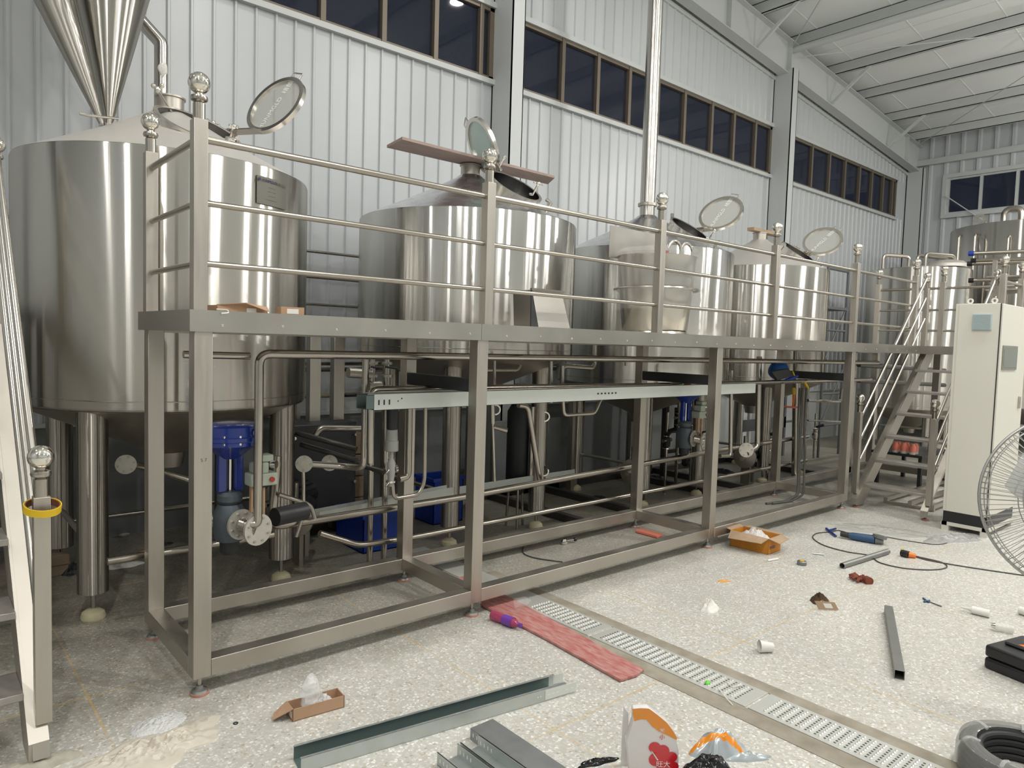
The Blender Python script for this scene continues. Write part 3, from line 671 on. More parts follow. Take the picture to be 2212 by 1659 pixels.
# ================================================================== TANKS
def vec(az): return V((math.cos(R_(az)), math.sin(R_(az)), 0))
LIDS = {1: (.243, (1.05, 1.68, 3.275), (-.829, -.336, .447)), 2: (.245, (2.83, 1.60, 3.335), (.86, -.26, .44)),
        3: (.247, (5.98, 1.28, 3.165), (-.80, -.18, .565)), 4: (.247, (8.25, 1.21, 3.11), (-.757, -.229, .612))}
def tank(label, cx, cy, r, zb, zt, za, leg=None, bright=False, man=None, plate=None, legr=.08, nozzle=True, seg=128, group='brewing tanks behind the platform', lidtext=True, legz=.16):
    t = thing('brewing_tank', label, 'tank', (cx, cy, 0), group)
    S = 'shell_bright' if bright else 'shell'
    part(M().lathe([(r - .02, zb - .012), (r - .006, zb), (r, zb + .012), (r, zt - .012), (r - .004, zt - .002), (r - .02, zt + .002)], (cx, cy, 0), seg=seg, cap=False), 'shell', S, t, smooth=40)
    part(M().lathe([(r + .0012, zb + .05), (r + .002, zb + .053), (r + .0012, zb + .056)], (cx, cy, 0), seg=seg, cap=False), 'weld_seam', 'pipe', t)
    part(M().lathe([(r - .004, zt - .001), (r * .5, zt + (za - zt) * .5), (.13, za - .04), (.1, za - .012), (.001, za)], (cx, cy, 0), seg=seg, cap=False), 'top_cone', 'cone_bright' if bright else 'cone', t)
    part(M().lathe([(r - .01, zb - .006), (r * .9, zb - .05), (.1, zb - .36), (.08, zb - .46), (.001, zb - .46)], (cx, cy, 0), seg=96, cap=False), 'bottom_cone', 'steel', t)
    if leg:
        for sx, sy in ((-1, -1), (1, -1), (-1, 1), (1, 1)):
            x, y = cx + sx * leg[0], cy + sy * leg[1]
            l = part(M().lathe([(legr, legz), (legr, zb + .02)], (x, y, 0), seg=32), 'leg', 'leg_steel', t)
            part(M().lathe([(.013, .06), (.013, legz + .01)], (x, y, 0), seg=12), 'adjusting_bolt', 'pipe', l)
            part(M().lathe([(.062, 0), (.066, .012), (.058, .04), (.03, .06), (.001, .062)], (x, y, 0), seg=28), 'foot_pad', 'pad', l)
        part(M().tube([(cx - leg[0], cy - leg[1], .42), (cx - leg[0], cy + leg[1], .42)], .018, 10), 'leg_brace', 'steel', t)
    if nozzle:
        part(M().lathe([(.085, za - .06), (.085, za + .07), (.095, za + .072), (.095, za + .082), (.078, za + .082), (.078, za - .05)], (cx, cy, 0), seg=32, closed=True), 'top_nozzle', 'steel', t)
    if man:
        al, rho, dz, hd, th = man
        e = vec(al); k = (za - zt) / r
        kt = .62 if th == 1 else .74; n = (V((e.x * kt, e.y * kt, 1))).normalized(); c0 = V((cx, cy, za - k * rho + dz)) + e * rho
        R0 = .25 if th == 1 else .228
        part(M().lathe([(R0 - .012, -.16), (R0 - .012, 0), (R0 + .014, 0), (R0 + .014, -.018), (R0, -.022), (R0, -.16)], c0, n, 56, closed=True), 'manway_neck', 'rail_bright', t)
        part(M().lathe([(R0 - .0128, -.17), (R0 - .0128, -.003)], c0, n, 48, cap=False), 'neck_shade_skin', 'neck_shade', t); part(M().lathe([(.0005, -.168), (R0 - .0128, -.168)], c0, n, 48, cap=False), 'opening_shade', 'black', t)  # dark skin and black disc paint in the shade inside the neck
        h = vec(hd); h = (h - n * h.dot(n)).normalized(); wv = n.cross(h)
        R1, lc, ln = LIDS[th]; lc = V(lc); ln = V(ln).normalized()
        h = lc - c0; h = (h - n * h.dot(n)).normalized(); wv = n.cross(h); hp = c0 + h * .30
        u = lc - hp; u = (u - ln * u.dot(ln)).normalized(); wv = ln.cross(u); wv = wv if wv.dot(n.cross(h)) > 0 else -wv; lb = lc - u * R1
        lid = part(M().lathe([(R1 - .032, -.012), (R1, -.012), (R1, .02), (R1 - .032, .02)], lc, ln, 56, closed=True), 'manway_lid', 'rail_bright', t)
        part(M().lathe([(.0005, -.003), (R1 - .030, -.003), (R1 - .030, .005), (.0005, .005)], lc, ln, 48, cap=False), 'lid_glass', 'lidglass' if lidtext else 'lidglass_green', lid)
        a = lc + u * (R1 - .005)
        part(M().tube([a - wv * .05, a - wv * .05 + u * .055, a + wv * .05 + u * .055, a + wv * .05], .006, 8, bend=.015), 'lid_handle', 'chrome', lid)
        hb = M(); 
        for sd in (-1, 1):
            hb.bar(c0 + h * R0 + wv * sd * .045 - n * .02, hp + wv * sd * .045, .012, .04, n)
            hb.bar(hp + wv * sd * .035, lb + u * .02 + wv * sd * .035, .012, .035, ln)
        hb.tube([hp - wv * .06, hp + wv * .06], .011, 10)
        part(hb, 'lid_hinge', 'rail', t)
        if lidtext:
            ptext('lid_lettering', 'HUNMGLD  \u7cbe\u917f', .058, 'lidtext', lid, lc - ln * .005 if (CAM - lc).dot(ln) < 0 else lc + ln * .007, u if True else wv, (wv if (CAM - lc).dot(u.cross(wv)) > 0 else -wv))
        # wing-nut clamps round the neck
        for q in (0, 1, 2):
            ang = R_(35 + q * 110); dd = -h * math.cos(ang) + wv * math.sin(ang)
            b = c0 + dd * (R0 + .035)
            cl = M().tube([b - n * .06, b + n * .03], .008, 8); cl.tube([b - n * .06, c0 + dd * R0 - n * .06], .010, 8); cl.sphere(b + n * .035, .017, 12)
            tv = n.cross(dd); cl.tube([b + n * .035 - tv * .035, b + n * .035 + tv * .035], .007, 8); cl.sphere(b + n * .035 - tv * .035, .011, 10); cl.sphere(b + n * .035 + tv * .035, .011, 10)
            part(cl, 'clamp', 'chrome', t)
        # small spray nozzle
        sp_ = V((cx, cy, 0)) + e * (rho + .34); sp_.z = za - k * (rho + .34)
        sp_ += wv * .05
        part(M().tube([sp_ - n * .02, sp_ + n * .06, sp_ + n * .06 + h * .05], .016, 12), 'spray_inlet', 'chrome', t)
    if plate:
        pa, pz, pw, ph = plate
        e = vec(pa); tx = V((-e.y, e.x, 0)); c = V((cx, cy, pz)) + e * (r + .004)
        mb = M(); n_ = 9; vs = []
        for o_ in (0.003, .009):
            for j in (-1, 1):
                for i in range(n_):
                    q = (i / (n_ - 1) - .5) * pw; ee = vec(pa + math.degrees(q / r)); vs.append(V((cx, cy, pz + j * ph / 2)) + ee * (r + o_))
        fs = []
        for i in range(n_ - 1):
            fs += [(i, i + 1, i + 1 + n_, i + n_), (i + 2 * n_, i + 3 * n_, i + 1 + 3 * n_, i + 1 + 2 * n_), (i, i + 2 * n_, i + 1 + 2 * n_, i + 1), (i + n_, i + 1 + n_, i + 1 + 3 * n_, i + 3 * n_)]
        fs += [(0, n_, 3 * n_, 2 * n_), (n_ - 1, 3 * n_ - 1, 4 * n_ - 1, 2 * n_ - 1)]
        mb.add(vs, fs); po = part(mb, 'nameplate', 'plate', t)
        fr_ = c + e * .007
        ptext('nameplate_lettering', '\u25cf HUNMGLD', ph * .15, 'ink', po, fr_ + V((0, 0, ph * .36)) - tx * pw * .20, tx, (0, 0, 1))
        ptext('nameplate_lettering', '\u7cbe \u917f \u8bbe\u5907', ph * .12, 'inkgrey', po, fr_ + V((0, 0, ph * .35)) + tx * pw * .27, tx, (0, 0, 1))
        for i, s_ in enumerate(('-- ---- ---', '---- --  ----', '-- ----- --', '--- --------- --')):
            ptext('nameplate_lettering', s_, ph * .10, 'inkgrey', po, fr_ + V((0, 0, ph * (.15 - .15 * i))) - tx * pw * .05, tx, (0, 0, 1))
    return t

t1 = tank('leftmost and nearest steel tank, its round glass hatch lid standing open behind the corner post', .40, 1.85, .88, 1.215, 2.69, 3.13, (.56, .55), man=(-76, .33, .02, -12, 1), plate=(-65, 2.54, .25, .165))
t2 = tank('second steel tank from the left, plank lying across its top nozzle, greenish glass lid', 2.86, 1.80, .95, 1.55, 2.68, 3.13, (.48, .48), bright=True, man=(-85, .57, .10, 110, 2), legr=.075, lidtext=False)
t3 = tank('third steel tank from the left, with the tall chimney pipe rising from its top', 5.33, 1.80, .95, 1.27, 2.67, 3.12, (.48, .48), bright=True, man=(-85, .55, .055, -15, 3), plate=(-28, 2.50, .15, .14), legr=.07, nozzle=False)
t4 = tank('fourth steel tank from the left, pale cone top with a short timber on its nozzle', 7.70, 1.80, .88, 1.27, 2.70, 3.13, (.48, .48), man=(-85, .53, .055, -20, 4), plate=(-24, 2.52, .15, .15), legr=.07)
# tank 5 beyond the landing and the tall one at the right edge
t5 = tank('broad steel tank beyond the far staircase, bent pipes on its flat top', 12.4, 1.5, .79, .75, 3.10, 3.20, (.42, .42), nozzle=False, legr=.07)
for x0, y0, x1, y1 in ((11.9, 1.9, 12.2, 1.6), (12.1, 1.3, 12.5, 1.0), (12.3, 1.5, 12.8, 1.2)):
    part(M().tube([(x0, y0, 3.12), (x0, y0, 3.36), (x1, y1, 3.34), (x1, y1, 3.15)], .03, 10, bend=.07), 'bent_pipe', 'rail', t5)
part(M().lathe([(.30, 3.15), (.30, 3.2), (.24, 3.25), (.001, 3.29)], (12.5, 1.1, 0), seg=36), 'manway_cover', 'cone', t5)
t6 = tank('tallest steel tank at the right edge, half hidden behind the white cabinet', 14.6, .45, 1.25, .8, 3.99, 4.12, (.7, .7), nozzle=False, legr=.08)
part(M().tube([(13.9, .70, 4.02), (13.9, .70, 4.28), (13.9, .44, 4.28), (13.9, .44, 4.02)], .05, 12, bend=.16), 'gooseneck_pipe', 'rail', t6)
part(M().lathe([(.05, -.02), (.09, -.02), (.09, .02), (.05, .02)], (13.62, .98, 4.10), (1, 0, 0), 24, closed=True), 'lifting_eye', 'steel', t6)
for yy in (1.2, .95, .45):
    part(M().tube([(13.42, yy, 3.8 if yy > .5 else 3.72), (13.3, yy, 3.8 if yy > .5 else 3.72), (13.3, yy, 2.2)], .02, 8, bend=.05), 'sight_pipe', 'rail', t6)

# chimney of tank 3
ch = thing('chimney_pipe', 'tall straight polished flue pipe on top of the third tank, running out of the picture', 'pipe', (5.33, 1.8, 3.12))
part(M().lathe([(.082, 3.10), (.082, 7.15)], (5.33, 1.8, 0), seg=40), 'flue', 'flue', ch)
part(M().lathe([(.083, 3.215), (.104, 3.215), (.104, 3.245), (.083, 3.245)], (5.33, 1.8, 0), seg=36, closed=True), 'clamp_ring', 'steel', ch)
part(M().tube([(5.24, 1.72, 3.23), (5.19, 1.69, 3.23)], .009, 8).sphere((5.18, 1.69, 3.23), .014, 10), 'clamp_bolt', 'chrome', ch)
fp = M().tube([(6.45, 2.3, 0), (6.45, 2.3, 3.35)], .022, 10)
tag(recentre(fp.obj('vent_pipe', 'pipe')), 'thin upright pipe between the third and fourth tanks', 'pipe')
# elbowed flue of tank 1
ep = thing('vent_pipe', 'vent pipe with a mitred elbow rising behind the leftmost tank', 'pipe', (.46, 2.3, 2.9))
part(M().tube([(.46, 2.3, 2.9), (.46, 2.3, 3.71), (.33, 2.36, 3.86), (-.6, 2.6, 4.5)], .046, 28, bend=.012, bn=2), 'duct', 'flue', ep, smooth=30)
part(heap((0, 0, 0), .03, .05, .01, 0, 5, 8, 20), 'film_scrap', 'film_milky', ep).data.transform(Matrix.Translation((.46 - .46, -.049, 3.52 - 2.9)) @ Matrix.Rotation(R_(90), 4, 'X') @ Matrix.Translation((.46, 2.3, 2.9)))
# grist hopper above tank 1
hp_ = thing('grain_hopper', 'large inverted steel cone hopper hanging above the leftmost tank', 'hopper', (.04, 1.95, 2.95))
part(M().lathe([(.02, 2.93), (.026, 2.99), (.375, 4.35), (.375, 6.2)], (.055, 1.95, 0), seg=64, cap=False), 'cone', 'hopper', hp_)
sc_ = M(); P0 = V((.0, 1.86, 2.96)); P1 = V((-.72, 1.60, 4.7))
sc_.tube([P0, P1], [.016, .26], 48)
part(sc_, 'inclined_chute', 'hopper', hp_)
part(M().lathe([(.03, 2.955), (.055, 2.96), (.055, 2.975), (.03, 2.98)], (.05, 1.93, 0), seg=24), 'outlet_collar', 'chrome', hp_)
part(M().tube([(.06, 1.7, 2.97), (-.12, 1.62, 2.93), (-.16, 1.62, 2.93)], .008, 8), 'slide_lever', 'pipe', hp_)
pk = thing('spray_ball', 'small chrome spray fitting on a rod at the top of the leftmost tank', 'fitting', (.36, 1.75, 3.08))
part(M().tube([(.385, 1.70, 3.05), (.30, 1.74, 3.20)], .009, 8), 'rod', 'chrome', pk)
part(M().sphere((.295, 1.74, 3.21), .022, 14).sphere((.275, 1.76, 3.235), .016, 12).sphere((.315, 1.72, 3.235), .014, 12), 'spray_head', 'chrome', pk)
# planks on top of the tanks
pk = M(); pk.prism([(2.02, 1.58, 3.222), (3.72, 1.62, 3.222), (3.86, 1.86, 3.222), (2.06, 1.88, 3.222)], (0, 0, .022))
tag(recentre(pk.obj('plank', 'wood', smooth=0)), 'long dusty plank laid across the nozzle of the second tank', 'plank')
pk = M().box(7.45, 8.1, 1.74, 1.84, 3.214, 3.254)
tag(recentre(pk.obj('plank', 'woodend', smooth=0)), 'short pale timber laid on the nozzle of the fourth tank', 'plank')

# ================================================================== PIPES IN FRONT OF / UNDER THE TANKS
def pipe(name, label, pts, r, m='pipe', bend=.06, cat='pipe', seg=14):
    o = M().tube(pts, r, seg, bend=bend).obj(name, m); recentre(o); return tag(o, label, cat)
hy = .42
A = at(560, 772, Y=hy); 
pipe('header_pipe', 'long horizontal header pipe under the deck with an elbow dropping to the flanged valve', [(8.25, hy, 1.545), (A.x, hy, 1.565), (at(557, 1060, Y=hy).x, hy, .70), (at(557, 1060, Y=hy).x, hy, .655), (at(530, 1075, Y=hy).x + .0, hy + .02, .655)], .024)
pipe('branch_pipe', 'short pipe stub joining the header pipe beside the corner post', [(.1, .5, 1.555), (A.x - .02, .5, 1.55)], .019, bend=0)
# cable tray: zinc channel
def channel(mb, x0, x1, y0, y1, z0, z1, t=.002):
    mb.box(x0, x1, y0, y0 + t, z0, z1); mb.box(x0, x1, y1 - t, y1, z0, z1); mb.box(x0, x1, y0, y1, z0, z0 + t)
    mb.box(x0, x1, y0, y0 + .012, z1 - t, z1); mb.box(x0, x1, y1 - .012, y1, z1 - t, z1)
def slots(mb, x0, n, y, z, dx=.028, w=.006, h=.02):
    for i in range(n): mb.box(x0 + i * dx - w / 2, x0 + i * dx + w / 2, y - .0012, y - .0002, z - h / 2, z + h / 2)
ct = thing('cable_tray', 'long pale zinc cable tray running below the deck behind the front posts', 'cable tray', (3.1, .36, 1.24))
mb = M(); channel(mb, 1.08, 5.2, .30, .42, 1.25, 1.345); part(mb, 'tray', 'galv_lit', ct, smooth=0)
mb = M(); slots(mb, 1.11, 3, .30, 1.295, .035, .009, .03); mb.box(1.235, 1.242, .2988, .2998, 1.296, 1.303); mb.box(1.26, 1.268, .2988, .2998, 1.31, 1.318); slots(mb, 2.98, 6, .30, 1.30, .04, .018, .012); part(mb, 'slot', 'black', ct, smooth=0)
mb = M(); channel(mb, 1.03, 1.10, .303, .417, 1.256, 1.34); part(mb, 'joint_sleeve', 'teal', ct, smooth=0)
ct = thing('cable_tray', 'lower pale cable tray lying slanted near the floor behind the second post', 'cable tray', (2.0, 1.15, .40))
mb = M(); mb.bar((1.14, 1.1, .45), (2.25, 1.1, .495), .003, .075); mb.bar((1.14, 1.19, .45), (2.25, 1.19, .495), .003, .075); mb.bar((1.14, 1.145, .416), (2.25, 1.145, .461), .09, .003); part(mb, 'tray', 'galv_lit', ct, smooth=0)
mb = M(); mb.bar((2.36, 1.3, .44), (3.8, 1.3, .455), .003, .075); mb.bar((2.36, 1.345, .405), (3.8, 1.345, .42), .09, .003); part(mb, 'tray', 'galv', ct, smooth=0)
mb = M(); 
for i in range(5): mb.box(1.17 + i * .035, 1.185 + i * .035, 1.096, 1.098, .445 + i * .0014, .46 + i * .0014)
part(mb, 'slot', 'black', ct, smooth=0)
pipe('upper_pipe', 'pipe running just above the zinc cable tray, bending down at its left end', [at(800, 1000, Y=.5), at(800, 842, Y=.5), (4.0, .5, 1.333), (8.25, .5, 1.333)], .022)
pipe('upper_pipe', 'slimmer bright pipe lying in the zinc cable tray', [(1.9, .37, 1.342), (5.1, .37, 1.344), (6.4, .42, 1.344)], .012, 'rail', 0)
pipe('drop_pipe', 'vertical pipe left of the cable tray ending in an elbow by the round flanges', [(at(790, 775, Y=.6).x, .6, 1.56), at(786, 1012, Y=.6), at(750, 1008, Y=.75), at(660, 1002, Y=.85)], .021)
for i, (px, py) in enumerate(((657, 1002), (712, 1000))):
    c = at(px, py, Y=.82 + i * .12); f = thing('pipe_flange', ('left' if i == 0 else 'right') + ' one of the two round bolted flanges behind the first tank legs', 'flange', c)
    ax = (-.55, -.83, 0)
def flange(c, ax, r, parent, n=8, th=.014):
    c = V(c); ax = V(ax).normalized()
    f = part(M().lathe([(r, -th / 2), (r, th / 2)], c, ax, 36), 'flange', 'flange', parent, smooth=30)
    u = ax.orthogonal().normalized(); v = ax.cross(u)
    for k in range(n):
        mb = M()
        a = 2 * PI * (k + .5) / n; p = c + (u * math.cos(a) + v * math.sin(a)) * r * .76
        mb.lathe([(.0075, -th / 2 - .009), (.0075, th / 2 + .009)], p, ax, 6)
        part(mb, 'bolt', 'steel', f)
    return f
for o in [o for o in COL.objects if o.name.startswith('pipe_flange')]:
    flange(o.location, (-.55, -.83, 0), .052, o, 4); part(M().tube([o.location + V((-.55, -.83, 0)) * -.10, o.location + V((-.55, -.83, 0)) * .01], .022, 14), 'neck', 'pipe', o)
# U-pipe with grey steam trap
X = lambda px, py, Y: at(px, py, Y=Y)
pipe('u_pipe', 'small U-bend pipe hanging under the cable tray right of the grey valve', [(X(848, 1045, .5)), X(850, 1078, .5), X(905, 1068, .5), (X(917, 1040, .5).x, .5, .75), (X(919, 872, .5).x, .5, 1.25)], .013, 'rail', .045)
pipe('riser_pipe', 'thick riser pipe beside the second back post curving into the grey valve', [X(862, 1035, .56), X(882, 1030, .56), (X(884, 885, .56).x, .56, 1.26)], .022, 'rail', .05)
gv = thing('pressure_valve', 'grey pneumatic valve with a black cylinder top under the cable tray', 'valve', X(845, 1050, .5))
c = X(845, 1000, .5); x, y = c.x, c.y
zt_ = lambda py: at(845, py, Y=.5).z
part(M().lathe([(.034, zt_(926)), (.036, zt_(870))], (x, y, 0), seg=28), 'cylinder', 'black', gv)
part(M().lathe([(.036, zt_(975)), (.043, zt_(973)), (.042, zt_(952)), (.038, zt_(951)), (.036, zt_(928)), (.02, zt_(926))], (x, y, 0), seg=28), 'actuator', 'valvegrey', gv)
part(M().lathe([(.016, zt_(1050)), (.02, zt_(1035)), (.026, zt_(1020)), (.026, zt_(1000)), (.014, zt_(990)), (.014, zt_(975))], (x, y, 0), seg=20), 'body', 'valvegrey', gv)
for py in (1012, 1040):
    cl = M().lathe([(.022, -.008), (.03, -.006), (.03, .006), (.022, .008)], (x + (.03 if py < 1030 else 0), y, zt_(py)), (1, 0, .1) if py < 1030 else (0, 0, 1), 24, closed=True); cl.tube([(x - .035, y - .03, zt_(py)), (x - .06, y - .04, zt_(py + 6))], .006, 8); part(cl, 'clamp', 'chrome', gv)

# ---- control valve with blue diaphragm actuator (tank 1) ; a second one stands under tank 3
def control_valve(label, c, sc=1.0):
    c = V(c); t = thing('control_valve', label, 'valve', c)
    L_ = lambda prof, n, m, dx=0, dy=0, ax=(0, 0, 1), dz=0, seg=32: part(M().lathe([(r * sc, z * sc) for r, z in prof], c + V((dx, dy, dz)) * sc, ax, seg), n, m, t)
    L_([(.04, .35), (.13, .42), (.155, .43), (.155, .45), (.16, .455), (.16, .475), (.155, .48), (.15, .53), (.13, .545), (.03, .55)], 'diaphragm_housing', 'blue', seg=48)
    for k in range(12):
        a = 2 * PI * k / 12
        L_([(.009, .44), (.009, .49)], 'housing_bolt', 'chrome', .148 * math.cos(a), .148 * math.sin(a), seg=6)
    part(M().lathe([(.012, 0), (.022, 0), (.022, .008), (.012, .008)], c + V((.09, -.13, .50)) * sc, (.55, -.83, 0), 20, closed=True), 'eye_ring', 'whitep', t)
    y_ = M()
    for sx in (-1, 1): y_.box(c.x + sx * .045 - .022, c.x + sx * .045 + .022, c.y - .02, c.y + .02, c.z + .17 * sc, c.z + .38 * sc)
    part(y_, 'yoke', 'blue', t, bevel=.004)
    L_([(.012, .1), (.012, .37)], 'stem', 'chrome', seg=12)
    L_([(.05, .10), (.065, .12), (.065, .15), (.05, .17)], 'bonnet', 'grey_cast')
    L_([(.07, -.10), (.085, -.05), (.085, .05), (.06, .10)], 'body', 'grey_cast')
    L_([(.03, -.18), (.05, -.16), (.052, -.10)], 'lower_flange', 'dark')
    fl_ = flange(c + V((.03, -.09, 0)) * sc, (.25, -.97, 0), .082 * sc, t, 8)
    flange(c + V((.09, -.17, -.02)) * sc, (.25, -.97, 0), .085 * sc, t, 8)
    part(M().tube([c + V((.03, -.09, 0)) * sc, c + V((.09, -.17, -.02)) * sc], .04 * sc, 20), 'spool', 'pipe', t)
    part(M().tube([c + V((.22, -.08, .01)), c + V((.42, -.03, .01))], [.052 * sc, .052 * sc], 24), 'black_cap', 'black', t)
    bx = M().box(c.x + .07, c.x + .22, c.y - .12, c.y - .02, c.z + .20, c.z + .27); bx.box(c.x + .09, c.x + .17, c.y - .12, c.y - .03, c.z + .27, c.z + .33); bx.box(c.x + .12, c.x + .20, c.y - .11, c.y - .03, c.z + .33, c.z + .37)
    p = part(bx, 'positioner', 'sage', t, bevel=.008)
    part(M().lathe([(.014, 0), (.014, .012)], c + V((.185, -.118, .235)), (0, -1, 0), 20), 'red_button', 'red', p)
    part(M().lathe([(.022, 0), (.022, .03)], c + V((.19, -.10, .315)), (.6, -.8, 0), 20), 'gauge', 'chrome', p)
    part(M().box(c.x + .08, c.x + .105, c.y - .10, c.y - .07, c.z + .06, c.z + .20).tube([c + V((.15, -.09, .19)), c + V((.15, -.09, .02))], .01, 8), 'air_filter', 'card', p)
    return t
cv = control_valve('control valve with blue diaphragm housing beside the corner post, under the leftmost tank', (.37, .60, .64))
cv2 = dup(cv, (4.6, .32, .12), label='control valve with blue diaphragm housing far back under the third tank')
# lower long pipes
pipe('floor_pipe', 'upper of the two long low pipes, dropping from under the leftmost tank then running right', [X(600, 985, .95), X(587, 1138, .95), (2.23, .95, .485), (5.53, .95, .575), (7.6, .95, .60)], .026, 'rail', .07)
pipe('floor_pipe', 'lower of the two long low pipes, running close to the floor behind the back posts', [X(690, 1152, .95), X(775, 1178, .95), (1.75, .95, .245), (5.56, .95, .275), (7.6, .95, .30)], .021, 'rail', .05)
pipe('floor_pipe', 'low pipe passing behind the near tank leg to the valve stand', [X(232, 1213, .95), X(590, 1155, .95)], .022, 'rail', 0)
pipe('floor_pipe', 'thin dark pipe far back on the floor behind the leftmost tank', [(-2.0, 2.6, .27), (1.8, 2.6, .29)], .02, 'pipe', 0)
pipe('drain_pipe', 'slanting pipe from the leftmost tank flange down towards the floor pipes', [X(262, 1003, 1.6), X(300, 1005, 1.55), X(420, 1040, 1.3), X(470, 1150, 1.2)], .022, 'pipe', .05)
fo_ = thing('pipe_flange', 'round bolted flange behind the thick near leg of the leftmost tank', 'flange', X(272, 1003, 1.55)); flange(fo_.location, (-.3, -.95, 0), .06, fo_, 6)
pipe('slanted_pipe', 'steel pipe slanting down to the right in the middle under the second tank', [X(1120, 875, 1.05), X(1140, 878, 1.05), X(1166, 1040, 1.05)], .024, 'pipe', .05)
pipe('loop_pipe', 'small hanging pipe loop under the cable tray near the middle', [X(1216, 860, .55), X(1218, 897, .55), X(1285, 893, .55), X(1298, 862, .55)], .014, 'rail', .04)
for i, (px, py) in enumerate(((1177, 900), (1175, 1018), (1070, 885))):
    c = X(px, py, 1.25); o = M().lathe([(.034, -.008), (.045, -.008), (.045, .008), (.034, .008)], c, (-.5, -.86, 0), 28, closed=True).obj('clamp_ring', 'chrome'); recentre(o)
    tag(o, ('upper', 'lower', 'left hand')[i] + ' round chrome clamp ring under the second tank', 'ring')
st_ = thing('hop_strainer', 'dark upright cylindrical strainer under the second tank', 'strainer', (X(1115, 1060, 1.45).x, 1.45, 0))
q = st_.location
part(M().lathe([(.05, .30), (.10, .38), (.10, 1.05), (.06, 1.12), (.03, 1.2)], (q.x, q.y, 0), seg=32), 'body', 'dark', st_); part(M().tube([(q.x + .05, q.y - .13, 1.1), (q.x + .05, q.y - .13, .42)], .02, 12), 'side_tube', 'pipe', st_)
for a in (0, 120, 240): part(M().tube([V((q.x, q.y, .36)) + vec(a) * .07, V((q.x, q.y, 0)) + vec(a) * .09], .012, 8), 'leg', 'pipe', st_)
tv = thing('sampling_valve', 'slim upright pipe with a small horizontal valve right of the second front post', 'valve', X(1066, 1000, .9))
a = X(1063, 870, .9); part(M().tube([a, X(1064, 915, .9)], .020, 14), 'sleeve', 'pipe', tv); part(M().tube([X(1064, 915, .9), X(1068, 1040, .9)], .011, 10), 'pipe', 'pipe', tv); part(M().tube([X(1066, 922, .9), X(1095, 930, .85)], [.016, .022], 16), 'valve_body', 'pipe', tv)
# valve cluster left of the tray
vc = thing('valve_cluster', 'cluster of actuated butterfly valves above the left end of the cable tray', 'valve', X(800, 820, 1.1))
part(M().tube([X(752, 805, 1.1), X(800, 808, 1.1)], .035, 20), 'actuator', 'steel', vc); part(M().tube([X(795, 832, 1.1), X(822, 832, 1.1)], .032, 20), 'actuator', 'steel', vc)
for px in (805, 836):
    part(M().tube([X(px, 760, 1.1), (X(px, 860, 1.1).x, 1.1, 0)], .022, 12), 'pipe', 'pipe', vc)
    for py in (785, 812, 835): part(M().lathe([(.024, -.01), (.038, -.008), (.038, .008), (.024, .01)], X(px, py, 1.1), seg=20, closed=True), 'clamp', 'steel', vc)
    part(M().tube([X(px - 4, 792, 1.05), X(px + 22, 796, 1.0)], .008, 8), 'lever', 'dark', vc)
# tank manifolds high under the deck
k = 0
for pts, r, lab in (
    ([X(1030, 800, 1.0), X(1122, 800, 1.0), X(1127, 775, 1.0)], .012, 'thin pipe ending in an upturned elbow under the middle of the deck'),
    ([X(1190, 760, .7), X(1190, 870, .7)], .016, 'left one of a pair of short upright pipes above the cable tray'),
    ([X(1215, 790, .7), X(1214, 870, .7)], .016, 'right one of a pair of short upright pipes above the cable tray'),
    ([X(1285, 740, .8), X(1284, 795, .8), X(1215, 790, .8), X(1212, 860, .8)], .019, 'curved pipe dropping from under the second tank edge'),
    ([X(1352, 745, .8), X(1352, 790, .8)], .012, 'short thin pipe stub right of the curved pipe under the deck'),
    ([X(1068, 770, .9), X(1068, 855, .9)], .013, 'upright thin pipe right behind the second front post'),
    ([X(1640, 770, .6), X(1636, 965, .6), X(1612, 980, .6)], .028, 'tall drop pipe curving into a flange under the fourth tank'),
    ([X(1580, 800, .7), X(1578, 985, .7), X(1555, 985, .7)], .02, 'tall drop pipe right of the third front post'),
    ([X(640, 935, 1.3), X(770, 970, .9)], .018, 'upper slanting dark pipe between the first tank leg and the drop pipe'),
    ([X(650, 960, 1.3), X(770, 995, .9)], .018, 'lower slanting dark pipe between the first tank leg and the drop pipe'),
    ([X(676, 950, 1.4), X(690, 925, 1.4), X(790, 925, 1.4)], .022, 'bent pipe behind the tan uprights'),
    ([X(770, 1000, 1.2), X(830, 1020, 1.0)], .022, 'short dark pipe running into the grey valve'),
    ([X(655, 1000, .9), X(656, 1110, .9), X(640, 1160, .9)], .012, 'thin support pipe below the left flange'),
    ([X(602, 1068, .9), X(672, 1090, .9), X(680, 1120, .9)], .014, 'small bent pipe above the grey pump'),
    ([(X(1722, 970, .88).x, .88, 0), X(1722, 745, .88)], .045, 'thick upright pipe under the fourth tank'),
    ([X(1745, 865, 1.0), X(1815, 868, 1.0), X(1818, 840, 1.0)], .02, 'short bent pipe left of the fourth front post'),
    ([X(1745, 908, 1.0), X(1830, 912, 1.0)], .012, 'thin horizontal rod left of the fourth front post'),
    ([X(1855, 788, .6), X(2040, 800, .6)], .03, 'upper dark pipe passing behind the far staircase'),
    ([X(1855, 822, .6), X(2040, 832, .6)], .03, 'lower dark pipe passing behind the far staircase'),
):
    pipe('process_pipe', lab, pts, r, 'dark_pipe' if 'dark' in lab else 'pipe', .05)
fo_ = thing('pipe_flange', 'round bolted flange low under the fourth tank', 'flange', X(1612, 972, .6)); flange(fo_.location, (-.7, -.7, 0), .075, fo_, 6)
